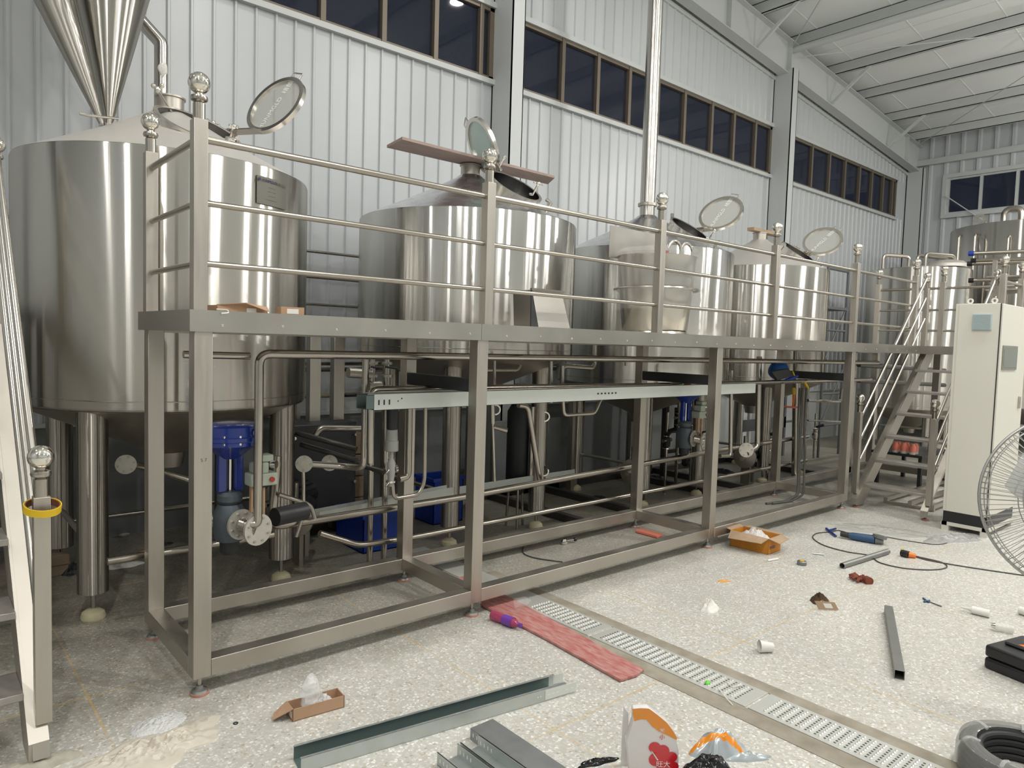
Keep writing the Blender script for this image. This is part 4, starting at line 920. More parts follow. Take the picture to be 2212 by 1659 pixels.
# tan uprights of the pipe skid behind
for px, z0, lab in ((674, .78, 'short tan steel upright hanging behind the leftmost tank'), (725, 0, 'tan steel upright right of the leftmost tank'), (1234, 0, 'tan steel upright under the right edge of the second tank')):
    b = at(px, 1050, Y=2.35 if px < 1000 else 2.3)
    o = M().box(b.x - .05, b.x + .05, b.y - .04, b.y + .04, z0, 1.72).obj('skid_upright', 'steel', bevel=.003); tag(recentre(o), lab, 'post')
# pumps and motors
def pump(label, c, az=0, s=1.0, m='dark'):
    c = V(c); d = vec(az); t = thing('pump', label, 'pump', (c.x, c.y, 0))
    part(M().lathe([(.0, -.18), (.09, -.17), (.095, -.15), (.095, .12), (.08, .14), (.03, .15)], c, d, 32), 'motor', m, t)
    fn = M()
    for k in range(14):
        a = 2 * PI * k / 14; n_ = V((0, 0, 1)) * math.sin(a) + V((-d.y, d.x, 0)) * math.cos(a)
        fn.bar(c + n_ * .098 - d * .13, c + n_ * .098 + d * .1, .004, .014, n_)
    part(fn, 'cooling_fin', m, t)
    part(M().lathe([(.05, .15), (.13, .17), (.135, .2), (.13, .23), (.05, .25)], c, d, 36), 'pump_head', 'steel', t)
    part(M().tube([c + d * .21 + V((0, 0, .10)), c + d * .21 + V((0, 0, .26))], .024, 14), 'outlet', 'pipe', t)
    part(M().tube([c + d * .24, c + d * .38], .026, 14), 'inlet', 'pipe', t)
    lg = M()
    for a in (-.12, .1): lg.bar(c + d * a, V((c.x, c.y, 0)) + d * a, .03, .12)
    part(lg, 'stand', 'steel', t); return t
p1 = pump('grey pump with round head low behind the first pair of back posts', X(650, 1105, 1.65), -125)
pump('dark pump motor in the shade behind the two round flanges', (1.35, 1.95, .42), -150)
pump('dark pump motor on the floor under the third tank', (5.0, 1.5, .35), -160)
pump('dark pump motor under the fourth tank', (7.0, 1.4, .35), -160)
# dark equipment blocks
def crate(name, label, cat, x0, x1, y0, y1, z0, z1, m, lip=True):
    t = thing(name, label, cat, ((x0 + x1) / 2, (y0 + y1) / 2, z0)); th = .012; b = M()
    b.box(x0, x1, y0, y1, z0, z0 + th); b.box(x0, x1, y0, y0 + th, z0, z1); b.box(x0, x1, y1 - th, y1, z0, z1); b.box(x0, x0 + th, y0, y1, z0, z1); b.box(x1 - th, x1, y0, y1, z0, z1)
    part(b, 'body', m, t, smooth=0, bevel=.003)
    r = M(); r.box(x0 - .012, x1 + .012, y0 - .012, y0 + .004, z1 - .03, z1); r.box(x0 - .012, x1 + .012, y1 - .004, y1 + .012, z1 - .03, z1); r.box(x0 - .012, x0 + .004, y0, y1, z1 - .03, z1); r.box(x1 - .004, x1 + .012, y0, y1, z1 - .03, z1)
    part(r, 'rim', m, t, smooth=0); return t
b0 = at(740, 1150, Y=1.45); b1 = at(845, 1165, Y=1.45)
crate('storage_bin', 'bright blue plastic bin behind the second back post', 'bin', b0.x + .2, b1.x + .12, 1.5, 1.95, .0, .30, 'blue_bin')
crate('storage_bin', 'second blue plastic bin right of the first, behind the second front post', 'bin', 2.62, 2.95, 1.9, 2.2, .0, .42, 'blue_bin')
he = thing('heat_exchanger', 'dark plate heat exchanger with bolts standing behind the first tank legs', 'heat exchanger', (1.62, 2.25, 0))
part(M().box(1.35, 1.95, 2.1, 2.5, .12, .95), 'plate_pack', 'dark', he, bevel=.01)
bl = M()
for i in range(4):
    for xx in (1.38, 1.92): bl.lathe([(.014, -.05), (.014, 0)], (xx, 2.1, .25 + i * .2), (0, 1, 0), 8)
part(bl, 'tie_bolt', 'chrome', he); part(M().box(1.35, 1.41, 2.1, 2.5, 0, .12).box(1.89, 1.95, 2.1, 2.5, 0, .12), 'foot', 'dark', he)
wt = thing('timber_stack', 'stack of timber blocks against the wall behind the valve cluster', 'timber', (2.05, 2.65, 0))
for i in range(4): part(M().box(1.85 + .02 * (i % 2), 2.25, 2.5, 2.8, .2 * i, .2 * i + .19), 'block', 'woodend' if i % 2 else 'wood', wt, bevel=.004)
pt = M().box(3.75, 4.75, 2.45, 2.5, .0, .82); pt = recentre(pt.obj('grey_panel', 'dado', smooth=0, bevel=.004)); tag(pt, 'flat grey panel leaning by the wall under the third tank', 'panel')
vr = thing('valve_rack', 'rack of stacked valves and thin pipes under the third tank', 'valve rack', (6.35, 1.7, 0))
for i in range(4):
    z = .3 + i * .25; part(M().tube([(5.95, 1.7, z), (6.75, 1.7, z)], .018, 10), 'pipe', 'pipe', vr)
    part(M().lathe([(.03, -.05), (.05, -.03), (.05, .03), (.03, .05)], (6.1 + (i % 2) * .35, 1.68, z), (1, 0, 0), 20), 'valve_body', 'steel' if i % 2 else 'dark', vr)
    part(M().tube([(6.1 + (i % 2) * .35, 1.66, z), (6.1 + (i % 2) * .35, 1.58, z + .09)], .012, 8), 'handle', 'red' if i == 2 else 'dark', vr)
for x_ in (5.95, 6.4, 6.75): part(M().tube([(x_, 1.7, 0), (x_, 1.7, 1.15)], .014, 8), 'upright', 'pipe', vr)

# small stacked valves and the ground skid under the third and fourth tanks
def small_valve(label, c, m='steel', mh='dark', h=.34):
    c = V(c); t = thing('stacked_valve', label, 'valve', (c.x, c.y, 0))
    part(M().tube([(c.x, c.y, 0), (c.x, c.y, c.z + h)], .018, 12), 'riser', 'pipe', t)
    part(M().lathe([(.02, -.06), (.04, -.05), (.045, 0), (.04, .05), (.02, .06)], c, seg=24), 'body', m, t)
    part(M().lathe([(.03, -.02), (.05, 0), (.03, .02)], c + V((0, 0, .10)), seg=20), 'bonnet', m, t)
    part(M().tube([c + V((-.09, -.02, .02)), c + V((.10, .02, .02))], .022, 14), 'side_pipe', 'pipe', t)
    part(M().tube([c + V((.0, -.02, .13)), c + V((.03, -.12, .17))], [.018, .024], 14), 'handle', mh, t)
    for dz in (-.07, .07): part(M().lathe([(.022, -.008), (.04, -.006), (.04, .006), (.022, .008)], c + V((0, 0, dz)), seg=20, closed=True), 'clamp', 'chrome', t)
small_valve('upright stacked valve right of the second back post', at(1440, 955, Y=1.6), 'dark', 'dark')
small_valve('tall stacked valve with a red handle left of the third front post', at(1497, 905, Y=1.5), 'steel', 'red')
small_valve('dark stacked valve close to the floor pipes under the third tank', at(1465, 905, Y=1.9), 'dark', 'dark')
small_valve('steel stacked valve under the right edge of the third tank', at(1660, 960, Y=1.3), 'steel', 'dark')
small_valve('small steel valve under the fourth tank near the hanging hoses', at(1760, 940, Y=1.9), 'steel', 'dark')
small_valve('stacked valve standing among pumps beyond the far staircase', (9.9, -.05, .75), 'steel', 'dark', .2)
sk_ = thing('ground_skid', 'dark steel skid frame lying on the floor under the middle tanks', 'frame', (5.2, 1.75, 0))
for y_ in (1.02, 2.45): part(M().box(3.5, 8.6, y_, y_ + .07, .0, .07), 'rail', 'darkskid', sk_, bevel=.002)
for x_ in (3.7, 4.45, 5.9, 6.5, 8.2): part(M().box(x_, x_ + .07, 1.09, 2.45, .0, .07), 'cross_rail', 'darkskid', sk_, bevel=.002)
for x_ in (6.1, 6.75): part(M().box(x_, x_ + .06, 2.0, 2.06, .07, 1.25), 'upright', 'darkskid', sk_, bevel=.002)
for z_ in (.35, .6, .95): part(M().box(6.16, 6.75, 2.0, 2.05, z_, z_ + .04), 'shelf_bar', 'darkskid', sk_)
eb = thing('control_box', 'grey control box fixed on the skid bars under the third tank', 'box', (6.45, 1.95, .62))
part(M().box(6.25, 6.62, 1.86, 1.99, .66, .92), 'case', 'dark', eb, bevel=.004); part(M().box(6.3, 6.57, 1.852, 1.86, .7, .88), 'cover', 'ladder', eb, smooth=0)
fb_ = thing('fitting_bracket', 'flat grey bar frame standing behind the fourth tank legs', 'frame', (8.8, 2.3, 0))
part(M().box(8.2, 9.6, 2.3, 2.34, .45, .62), 'bar', 'ladder', fb_); part(M().box(8.2, 8.26, 2.3, 2.34, 0, 1.3).box(9.54, 9.6, 2.3, 2.34, 0, 1.3), 'post', 'ladder', fb_)

# ================================================================== THINGS ON THE DECK
def flatbox(name, label, cat, c, lx, ly, h, rz, m='card', open_=True, bevel=.0):
    t = thing(name, label, cat, c); b = M(); th = .004
    if open_:
        b.box(-lx / 2, lx / 2, -ly / 2, ly / 2, 0, th); b.box(-lx / 2, lx / 2, -ly / 2, -ly / 2 + th, 0, h); b.box(-lx / 2, lx / 2, ly / 2 - th, ly / 2, 0, h)
        b.box(-lx / 2, -lx / 2 + th, -ly / 2, ly / 2, 0, h); b.box(lx / 2 - th, lx / 2, -ly / 2, ly / 2, 0, h)
    else: b.box(-lx / 2, lx / 2, -ly / 2, ly / 2, 0, h)
    rot = Matrix.Translation(V(c)) @ Matrix.Rotation(rz, 4, 'Z')
    b.v = [tuple(rot @ V(v)) for v in b.v]
    part(b, 'box', m, t, smooth=0, bevel=bevel); return t, rot
def xf(mb, mt): mb.v = [tuple(mt @ V(v)) for v in mb.v]; return mb
DT = DKZ1
c = at(520, 668, Y=.25); t, rt = flatbox('cardboard_box', 'flattened long cardboard box on the deck beside the corner post', 'box', (c.x, .30, DT), .26, .12, .035, .1)
part(xf(M().prism([(-.13, -.06, .035), (.0, -.09, .05), (.12, -.10, .012), (.13, -.06, .035)], (0, .0, .003)), rt), 'flap', 'card', t, smooth=0)
part(xf(M().box(.02, .07, -.0625, -.0605, .008, .028), rt), 'label', 'whitep', t, smooth=0)
c = at(631, 670, Y=.25); t, rt = flatbox('cardboard_box', 'small cardboard box at the edge of the deck right of the long flattened one', 'box', (c.x, .28, DT), .12, .10, .045, -.1, open_=False)
part(xf(M().box(-.03, .03, -.0515, -.0505, .01, .035), rt), 'label', 'whitep', t, smooth=0)
o = M().tube([at(468, 668, Y=.04) + V((0, 0, .0)), at(492, 671, Y=.01) + V((0, 0, .003)), at(494, 676, Y=-.016), at(478, 677, Y=-.018)], .0035, 6, bend=.01).obj('cord_loop', 'whitep'); tag(recentre(o), 'short white cord hanging over the deck edge by the corner post', 'cord')
# folded stainless sheet box
fb = thing('sheet_metal_funnel', 'tapered shiny sheet metal box standing on the deck between first and second railing bays', 'sheet metal box', (2.48, .42, DT))
b = M(); z0, z1 = DT, DT + .262
q0 = [(2.35, .30, z0), (2.66, .30, z0), (2.66, .56, z0), (2.35, .56, z0)]; q1 = [(2.315, .34, z1), (2.60, .34, z1), (2.60, .54, z1), (2.315, .54, z1)]
b.add(q0 + q1, [(0, 1, 5, 4), (1, 2, 6, 5), (2, 3, 7, 6), (3, 0, 4, 7)]); part(b, 'body', 'fascia', fb, smooth=0)
part(M().prism([(2.28, .30, z0), (2.345, .30, z0), (2.31, .34, z1)], (0, .01, 0)), 'side_gusset', 'dark', fb, smooth=0)
part(M().box(2.30, 2.615, .325, .345, z1 - .004, z1 + .012), 'rim', 'rail', fb, smooth=0)
# big wrapped stainless vessel with sheet behind
bk = thing('steel_tub', 'large tapered steel tub wrapped in clear film on the deck by the third railing post', 'tub', (3.84, .50, DT))
b = M(); 
b.lathe([(.001, DT + .02), (.27, DT + .02), (.285, DT + .04), (.335, DT + .50), (.345, DT + .63), (.352, DT + .64), (.335, DT + .64), (.33, DT + .50), (.275, DT + .05), (.001, DT + .045)], (3.84, .47, 0), seg=56, cap=False)
b.v = [(x, .47 + (y - .47) * .92, z) for x, y, z in b.v]
part(b, 'body', 'tub', bk)
part(M().lathe([(.27, DT + .001), (.282, DT + .006), (.27, DT + .025)], (3.84, .47, 0), seg=48, cap=False), 'base_ring', 'rail', bk)
part(M().lathe([(.352, DT + .36), (.357, DT + .37), (.352, DT + .38)], (3.84, .47, 0), seg=48, cap=False), 'band', 'rail', bk)
for dx in (-.02, .14):
    part(M().tube([(3.84 + dx - .08, .28, DT + .63), (3.84 + dx - .08, .28, DT + .73), (3.84 + dx, .28, DT + .77), (3.84 + dx + .08, .28, DT + .73), (3.84 + dx + .08, .28, DT + .63)], .013, 12, bend=.07), 'arched_handle', 'chrome', bk)
part(M().prism([(3.45, .66, DT + .62), (4.22, .66, DT + .62), (4.22, .66, DT + .88), (3.45, .66, DT + .88)], (0, .004, 0)), 'backing_sheet', 'fascia', bk, smooth=0)
part(M().lathe([(.352, DT + .2), (.37, DT + .35), (.372, DT + .66), (.33, DT + .7)], (3.85, .47, 0), seg=40, cap=False), 'clear_wrap', 'clear', bk)
part(M().box(3.60, 3.66, .22, .24, DT + .645, DT + .66), 'red_tab', 'red', bk, smooth=0)
# blue helmet-like plastic drum and hanging tools on the pipes near the far end
hb_ = thing('welding_helmet', 'blue welding mask resting on the upper pipe under the far end of the deck', 'helmet', at(1685, 822, Y=.5))
c = at(1682, 803, Y=.5)
hm = M(); hm.sphere((0, 0, 0), .105, 28); hm.v = [(x * 1.3, y * .9, z * 1.15 if z > 0 else z * .8) for x, y, z in hm.v]; hm.v = [tuple(V(v) + c) for v in hm.v]
part(hm, 'shell', 'toolblue2', hb_)
part(M().prism([tuple(at(x, y, Y=.40)) for x, y in ((1668, 803), (1704, 796), (1716, 812), (1680, 822))], (0, .03, 0)), 'visor', 'black', hb_, bevel=.004)
part(M().tube([at(1690, 825, Y=.42), at(1722, 812, Y=.42)], .016, 10), 'chin_guard', 'blue_bin', hb_)
part(M().tube([at(1712, 802, Y=.42), at(1718, 816, Y=.42)], .008, 8), 'yellow_strap', 'yellow', hb_)
ht = thing('clamp_tool', 'orange clamp with a pink round disc hanging under the pipes at the far end', 'tool', at(1715, 868, Y=.8))
part(M().tube([at(1715, 838, Y=.8), at(1715, 852, Y=.8)], .018, 10), 'grip', 'yellow', ht); part(M().tube([at(1715, 852, Y=.8), at(1713, 878, Y=.8)], .012, 10), 'stem', 'orange', ht)
part(M().lathe([(.085, -.008), (.085, .004), (.02, .008)], at(1709, 879, Y=.8), seg=28), 'disc', 'pinkwarn', ht)
ht = M().tube([at(1737, 822, Y=.45), at(1745, 838, Y=.45)], .014, 10).obj('cord_plug', 'yellow'); tag(recentre(ht), 'yellow plug end hanging from the upper pipe near the blue mask', 'plug')
ha = thing('hanging_hoses', 'dark hoses hanging from the pipes to the floor near the far platform end', 'hose', at(1730, 1060, Y=.3))
for i, (x0, x1, w_) in enumerate(((1742, 1738, .012), (1733, 1728, .010), (1728, 1725, .012))):
    part(M().tube([at(x0, 838, Y=.45), at(x0 - 4, 900, Y=.45), at(x1, 1000, Y=.42), at(x1 - 2, 1068, Y=.35), at(x1 - 30, 1083, Y=.2), at(x1 - 70, 1088, Y=.15)], w_, 8, bend=.1), 'hose', 'cord', ha)
rg = heap(at(1485, 832, Y=.36) - V((0, 0, .01)), .11, .03, .035, .1, 9, 8, 24, .7).obj('brown_rag', 'brownleather'); tag(rg, 'rust brown rag left in the cable tray by the third front post', 'rag')
# scaffold tower by the back wall
sc = thing('scaffold_tower', 'grey scaffold ladder tower between the fourth tank and the back wall', 'scaffold', (10.2, 2.2, 0))
for x_ in (9.9, 10.6):
    for y_ in (1.9, 2.5): part(M().tube([(x_, y_, 0), (x_, y_, 3.0)], .022, 8), 'upright', 'ladder', sc)
for z in (.5, 1.0, 1.5, 2.0, 2.35, 2.95):
    for y_ in (1.9, 2.5): part(M().tube([(9.9, y_, z), (10.6, y_, z)], .018, 8), 'rung', 'ladder', sc)
for z in (.5, 1.5):
    part(M().tube([(9.9, 1.9, z), (10.6, 1.9, z + .9)], .012, 6), 'brace', 'ladder', sc)
part(M().box(9.85, 10.65, 1.88, 2.52, 2.33, 2.37), 'work_board', 'ladder', sc, smooth=0)

# steel pipes bundled with blue caps at the right edge behind the cabinet
for i, (p, q, m) in enumerate((((2095, 548), (2300, 615), 'blue_bin'), ((2100, 563), (2300, 630), 'black'), ((2092, 570), (2300, 642), 'black'), ((2095, 606), (2300, 665), 'black'))):
    a = at(*p, X=10.6 + i * .15); b = a + V((.3, -2.2, -.02)); t = thing('capped_pipe', ('topmost', 'second from top', 'third from top', 'lowest')[i] + ' of the slanting loose pipes behind the white cabinet, with end cap', 'pipe', a, 'loose capped pipes behind the cabinet')
    part(M().tube([a, b], .028, 12), 'tube', 'rail', t); part(M().tube([a + (a - b).normalized() * .015, a + (b - a).normalized() * .05], .036, 12), 'end_cap', m, t)
rk2 = thing('pipe_stand', 'stand carrying the loose capped pipes behind the white cabinet', 'stand', (10.9, -.6, 0))
for y_ in (-.15, -1.2): part(M().box(10.55, 10.6, y_, y_ + .05, 0, 3.0), 'upright', 'steel', rk2); 
for z in (2.35, 2.6, 2.78): part(M().box(10.5, 11.2, -1.3, -.05, z - .02, z), 'shelf', 'steel', rk2)

# ================================================================== CONTROL CABINET
CX0, CX1, CY0, CY1 = 6.55, 7.35, -1.315, -.935
cb = thing('control_cabinet', 'tall pale grey electrical cabinet with small touch screen at the right edge', 'cabinet', ((CX0 + CX1) / 2, (CY0 + CY1) / 2, 0))
Z0, Z1 = .185, 2.15
part(M().box(CX0, CX1, CY0 + .02, CY1, Z0, Z1), 'body', 'cab', cb, bevel=.004)
dr = part(M().box(CX0 + .004, CX1 - .004, CY0 - .002, CY0 + .017, Z0 + .01, Z1 - .004), 'door', 'cab', cb, bevel=.004)
part(M().box(CX0 - .003, CX0 + .001, CY0 + .012, CY0 + .0195, Z0, Z1), 'door_gap', 'black', cb, smooth=0)
part(M().box(CX0 - .004, CX0, CY0 + .03, CY1 - .03, Z0 + .005, Z1 - .005), 'side_panel', 'cab', cb, smooth=0)
part(M().box(CX0 + .006, CX1 - .006, CY0 + .01, CY1 - .006, .08, Z0), 'plinth', 'black', cb, smooth=0)
sf = M()
for x_ in (CX0 + .03, CX1 - .03):
    for y_ in (CY0 + .03, CY1 - .03): sf.box(x_ - .03, x_ + .03, y_ - .03, y_ + .03, 0, .075)
sf.box(CX0 - .005, CX1 + .005, CY0 - .005, CY0 + .045, .05, .082); sf.box(CX0 - .005, CX1 + .005, CY1 - .045, CY1 + .005, .05, .082); sf.box(CX0 - .005, CX0 + .045, CY0, CY1, .05, .082)
part(sf, 'base_frame', 'cab', cb, smooth=0)
P = lambda px, py: at(px, py, X=CX0 - .004)
a = P(2103, 678); b_ = P(2142, 713)
v = part(M().box(CX0 - .022, CX0 - .003, b_.y, a.y, b_.z, a.z), 'vent_filter', 'vent', cb, bevel=.003)
lv = M()
for i in range(12):
    z = b_.z + .012 + i * (a.z - b_.z - .024) / 11; lv.box(CX0 - .026, CX0 - .021, b_.y + .008, a.y - .008, z - .0025, z + .0025)
part(lv, 'louvre', 'vent', v, smooth=0)
Q = lambda px, py: at(px, py, Y=CY0 - .002)
a = Q(2166, 746); b_ = Q(2193, 799)
s_ = part(M().box(a.x, b_.x, CY0 - .012, CY0, Q(2166, 799).z, a.z), 'touch_screen', 'screenframe', dr, bevel=.002)
part(M().box(a.x + .02, b_.x - .006, CY0 - .0135, CY0 - .011, Q(2166, 799).z + .02, a.z - .03), 'display', 'screen', dr, smooth=0)
a = Q(2200, 860); part(M().box(a.x - .012, a.x + .012, CY0 - .022, CY0, a.z - .10, a.z + .02), 'door_handle', 'steel', dr, bevel=.006)
for y_ in (-1.03, -1.225):
    part(M().lathe([(.014, -.006), (.026, -.006), (.026, .006), (.014, .006)], (CX0 + .07, y_, Z1 + .028), (1, 0, 0), 24, closed=True), 'lifting_eye', 'whitep', cb)

# ================================================================== PEDESTAL FAN at the right edge
fc = CAM + ray(2352, 1090) * 3.85; fn_ = (CAM - fc); fn_ = (fn_ + RR * .9).normalized()
fan = thing('pedestal_fan', 'large wire guard of a pedestal fan cut off by the right edge', 'fan', (fc.x, fc.y, 0))
RF = .385
u = V((0, 0, 1)); u = (u - fn_ * u.dot(fn_)).normalized(); v = fn_.cross(u)
part(M().tube([fc + (u * math.cos(2 * PI * k / 64) + v * math.sin(2 * PI * k / 64)) * RF for k in range(64)], .007, 8, closed=True), 'guard_rim', 'wire', fan)
gw = M()
for k in range(96):
    a = 2 * PI * k / 96; d = u * math.cos(a) + v * math.sin(a)
    for s_ in (1, -1):
        gw.tube([fc + d * RF, fc + d * RF * .93 + fn_ * s_ * .05, fc + d * RF * .6 + fn_ * s_ * .085, fc + d * .06 + fn_ * s_ * .095], .0016, 4, cap=False)
for s_, rr_ in ((1, .94), (1, .62), (1, .3), (-1, .94), (-1, .6)):
    gw.tube([fc + (u * math.cos(2 * PI * k / 48) + v * math.sin(2 * PI * k / 48)) * RF * rr_ + fn_ * s_ * (.05 if rr_ > .9 else .085) for k in range(48)], .0022, 5, closed=True)
part(gw, 'guard_wire', 'wire', fan)
bl = M()
for k in range(3):
    a0 = 2 * PI * k / 3 + 1.15; vs = []
    for i in range(9):
        for j, off in enumerate((-.02, .02)):
            r_ = .05 + (.30 - .05) * i / 8; wdt = .28 + .25 * math.sin(PI * i / 8)
            a = a0 + (wdt if j else -wdt); vs.append(fc + (u * math.cos(a) + v * math.sin(a)) * r_ + fn_ * off)
    bl.add(vs, [(2 * i, 2 * i + 1, 2 * i + 3, 2 * i + 2) for i in range(8)])
part(bl, 'blade', 'wire', fan)
part(M().lathe([(.05, -.14), (.07, -.12), (.07, -.02), (.05, .03), (.001, .04)], fc, fn_, 28), 'motor', 'dark', fan)
pb = fc - fn_ * .1
part(M().tube([pb, (pb.x, pb.y, .05)], .02, 12), 'pole', 'dark', fan)
part(M().lathe([(.13, 0), (.13, .02), (.05, .05), (.02, .08)], (pb.x, pb.y, 0), seg=40), 'base', 'dark', fan)

# ================================================================== FLOOR THINGS
# red board beside the drain
rb = M().prism([(1.775, .62, .004), (1.80, .62, .004), (2.0, .60, .004), (1.985, .05, .004), (1.875, -1.085, .004), (1.80, -1.10, .004), (1.69, -1.085, .004), (1.735, -.5, .004)], (0, 0, .014))
tag(recentre(rb.obj('red_board', 'redboard', smooth=0, bevel=.002)), 'long worn red board lying on the floor beside the drain', 'board')
# channels (cable tray lengths) in the foreground
def uch(mb, p, q, w, h, t=.0018, lip=.012, openup=True, ns=0):
    p = V(p); q = V(q); d = (q - p).normalized(); s = V((-d.y, d.x, 0)); z = V((0, 0, 1))
    def slab(a0, a1, z0, z1): mb.add([c + s * a + z * b for c in (p, q) for b in (z0, z1) for a in (a0, a1)], [(0, 1, 3, 2), (4, 6, 7, 5), (0, 4, 5, 1), (2, 3, 7, 6), (0, 2, 6, 4), (1, 5, 7, 3)])
    slab(0, w, 0, t); slab(0, t, 0, h); slab(w - t, w, 0, h); slab(0, lip, h - t, h); slab(w - lip, w, h - t, h)
    return d, s
def slots_dir(mb, p, d, s, offs, z, a, w=.007, h=.018):
    for k in offs:
        c = V(p) + d * k + s * a; zz = V((0, 0, 1))
        mb.add([c - d * w / 2 + zz * (z - h / 2), c + d * w / 2 + zz * (z - h / 2), c + d * w / 2 + zz * (z + h / 2), c - d * w / 2 + zz * (z + h / 2)], [(0, 1, 2, 3)])
pA = at(650, 1672, Z=0); pB = at(1222, 1502, Z=0)
t = thing('cable_tray_length', 'long open zinc channel lying across the floor in the foreground', 'cable tray', pA)
mb = M(); d, s = uch(mb, pA, pB, .105, .06); part(mb, 'channel', 'galv', t, smooth=0)
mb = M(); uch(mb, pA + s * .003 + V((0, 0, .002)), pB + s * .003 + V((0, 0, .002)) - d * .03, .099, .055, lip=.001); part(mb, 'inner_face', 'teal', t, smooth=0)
mb = M()
for a in (.0, .1055): mb.add([pB - d * .10 + s * a + V((0, 0, .008)), pB + d * .055 + s * a + V((0, 0, .008)), pB + d * .055 + s * a + V((0, 0, .052)), pB - d * .10 + s * a + V((0, 0, .052))], [(0, 1, 2, 3)])
so = mb.obj('x', 'galv_lit', smooth=0); D.objects.remove(so)
sm = M()
for a in (-.002, .104): sm.prism([pB - d * .12 + s * a + V((0, 0, .008)), pB + d * .06 + s * a + V((0, 0, .008)), pB + d * .06 + s * a + V((0, 0, .052)), pB - d * .12 + s * a + V((0, 0, .052))], s * .002)
part(sm, 'joint_plate', 'galv_lit', t, smooth=0)
L_ = (pB - pA).length
mb = M(); slots_dir(mb, pA, d, s, [L_ - .10, L_ - .075, L_ - .05, L_ + .005, L_ + .035], .03, -.0026, .016, .006); slots_dir(mb, pA, d, s, [L_ - .16, L_ - .145], .03, -.0006, .006, .006); part(mb, 'slot', 'whitep', t, smooth=0)
# near pair of channels and the cover lying beside them
for a, w, lab in ((V((.702, -1.09, 0)), .092, 'middle one of the three short parallel zinc channels at the bottom edge of the picture'), (V((.59, -1.09, 0)), .10, 'leftmost of the three short parallel zinc channels at the bottom edge of the picture')):
    b_ = a + V((0, -.85, 0)); t = thing('cable_tray_length', lab, 'cable tray', a); h = .052
    mb = M(); d, s = uch(mb, a, b_, w, h, lip=.004); part(mb, 'channel', 'galv', t, smooth=0)
    mb = M(); slots_dir(mb, a, d, s, [.022, .045, .068, .09], h * .5, -.0006, .007, .016); slots_dir(mb, a, d, s, [.022, .045, .068, .09], h * .5, w - .0026, .007, .016); part(mb, 'slot', 'whitep', t, smooth=0)
a = V((.80, -1.03, 0)); t = thing('cable_tray_length', 'dull zinc channel lying upside down, rightmost of the three short parallel ones', 'cable tray', a)
mb = M(); mb.box(.80, .92, -1.9, -1.03, .049, .051); mb.box(.80, .802, -1.9, -1.03, 0, .05); mb.box(.918, .92, -1.9, -1.03, 0, .05); part(mb, 'channel', 'galv_dark', t, smooth=0)
mb = M(); slots_dir(mb, a, V((0, -1, 0)), V((1, 0, 0)), [.02, .045, .07, .10, .12], .028, -.0006, .006, .016); part(mb, 'slot', 'whitep', t, smooth=0)

# narrow cardboard box with plastic bag
c0 = at(632, 1560, Z=0); c1 = at(744, 1528, Z=0); dv = (c1 - c0); rz_ = math.atan2(dv.y, dv.x); L_ = dv.length; W_ = .085; H_ = .055
cc = c0 + dv / 2 + V((-dv.y, dv.x, 0)).normalized() * W_ / 2
t, rt = flatbox('cardboard_box', 'open narrow cardboard box on the floor in front of the platform corner', 'box', cc, L_, W_, H_, rz_)
part(xf(M().prism([(-L_ / 2, -W_ / 2, H_), (-L_ / 2, W_ / 2, H_), (-L_ / 2 - .055, W_ / 2 + .005, .012), (-L_ / 2 - .075, 0, .008)], (0, 0, .003)), rt), 'flap', 'card', t, smooth=0)
part(xf(M().box(-L_ / 2 - .0008, -L_ / 2, -.03, .0, .012, .04), rt), 'label', 'whitep', t, smooth=0)
pbg = thing('plastic_bag', 'crumpled clear plastic bag standing up out of the open cardboard box', 'bag', cc)
mb = M(); pr_ = []
for i in range(15):
    tt = i / 14; zz = .008 + tt * .155; base = .030 + .012 * math.sin(tt * 3.0) - .018 * tt ** 5
    pr_.append((base, zz))
mb.lathe(pr_, cc - V((math.cos(rz_), math.sin(rz_), 0)) * .025, (0.0, 0.02, 1), 28, cap=True)
mb.v = [tuple(V(v) + V((1, .6, .25)) * .022 * noise.noise(V(v) * 34)) for v in mb.v]
part(mb, 'bag', 'bagclear', pbg)
mb = heap(cc + V((math.cos(rz_), math.sin(rz_), 0)) * .03 + V((0, 0, .01)), .055, .03, .07, rz_, 4, 12, 32); part(mb, 'bag_fold', 'bubble', pbg)

# cream crumpled plastic sheet bottom left, bubble wrap, kerb stone
o = heap(at(330, 1625, Z=0), .30, .13, .055, .05, 11, 30, 96, .8, 5, 1.2, edge=.28).obj('crumpled_sheet', 'cloth_sheet', smooth=25); tag(o, 'crumpled cream plastic sheet on the floor at bottom left', 'plastic sheet')
o = heap(at(345, 1563, Z=0), .12, .075, .022, .1, 21, 18, 48, .7, 4, 2.0).obj('bubble_wrap', 'bubble', smooth=30); tag(o, 'pale bubble wrap piece just behind the crumpled cream sheet', 'bubble wrap')
o = heap(at(80, 1650, Z=0) + V((0, -.02, 0)), .13, .05, .03, .0, 31, 10, 40, .3, 3, 5).obj('cement_lump', 'brickdust', smooth=25); tag(o, 'flat lump of cement under the foot of the near staircase', 'cement')
# washer
o = M().lathe([(.006, 0), (.0105, 0), (.0105, .003), (.006, .003)], at(509, 1563, Z=0), seg=20, closed=True).obj('washer', 'dark'); tag(recentre(o), 'small dark washer ring on the floor left of the open cardboard box', 'washer')
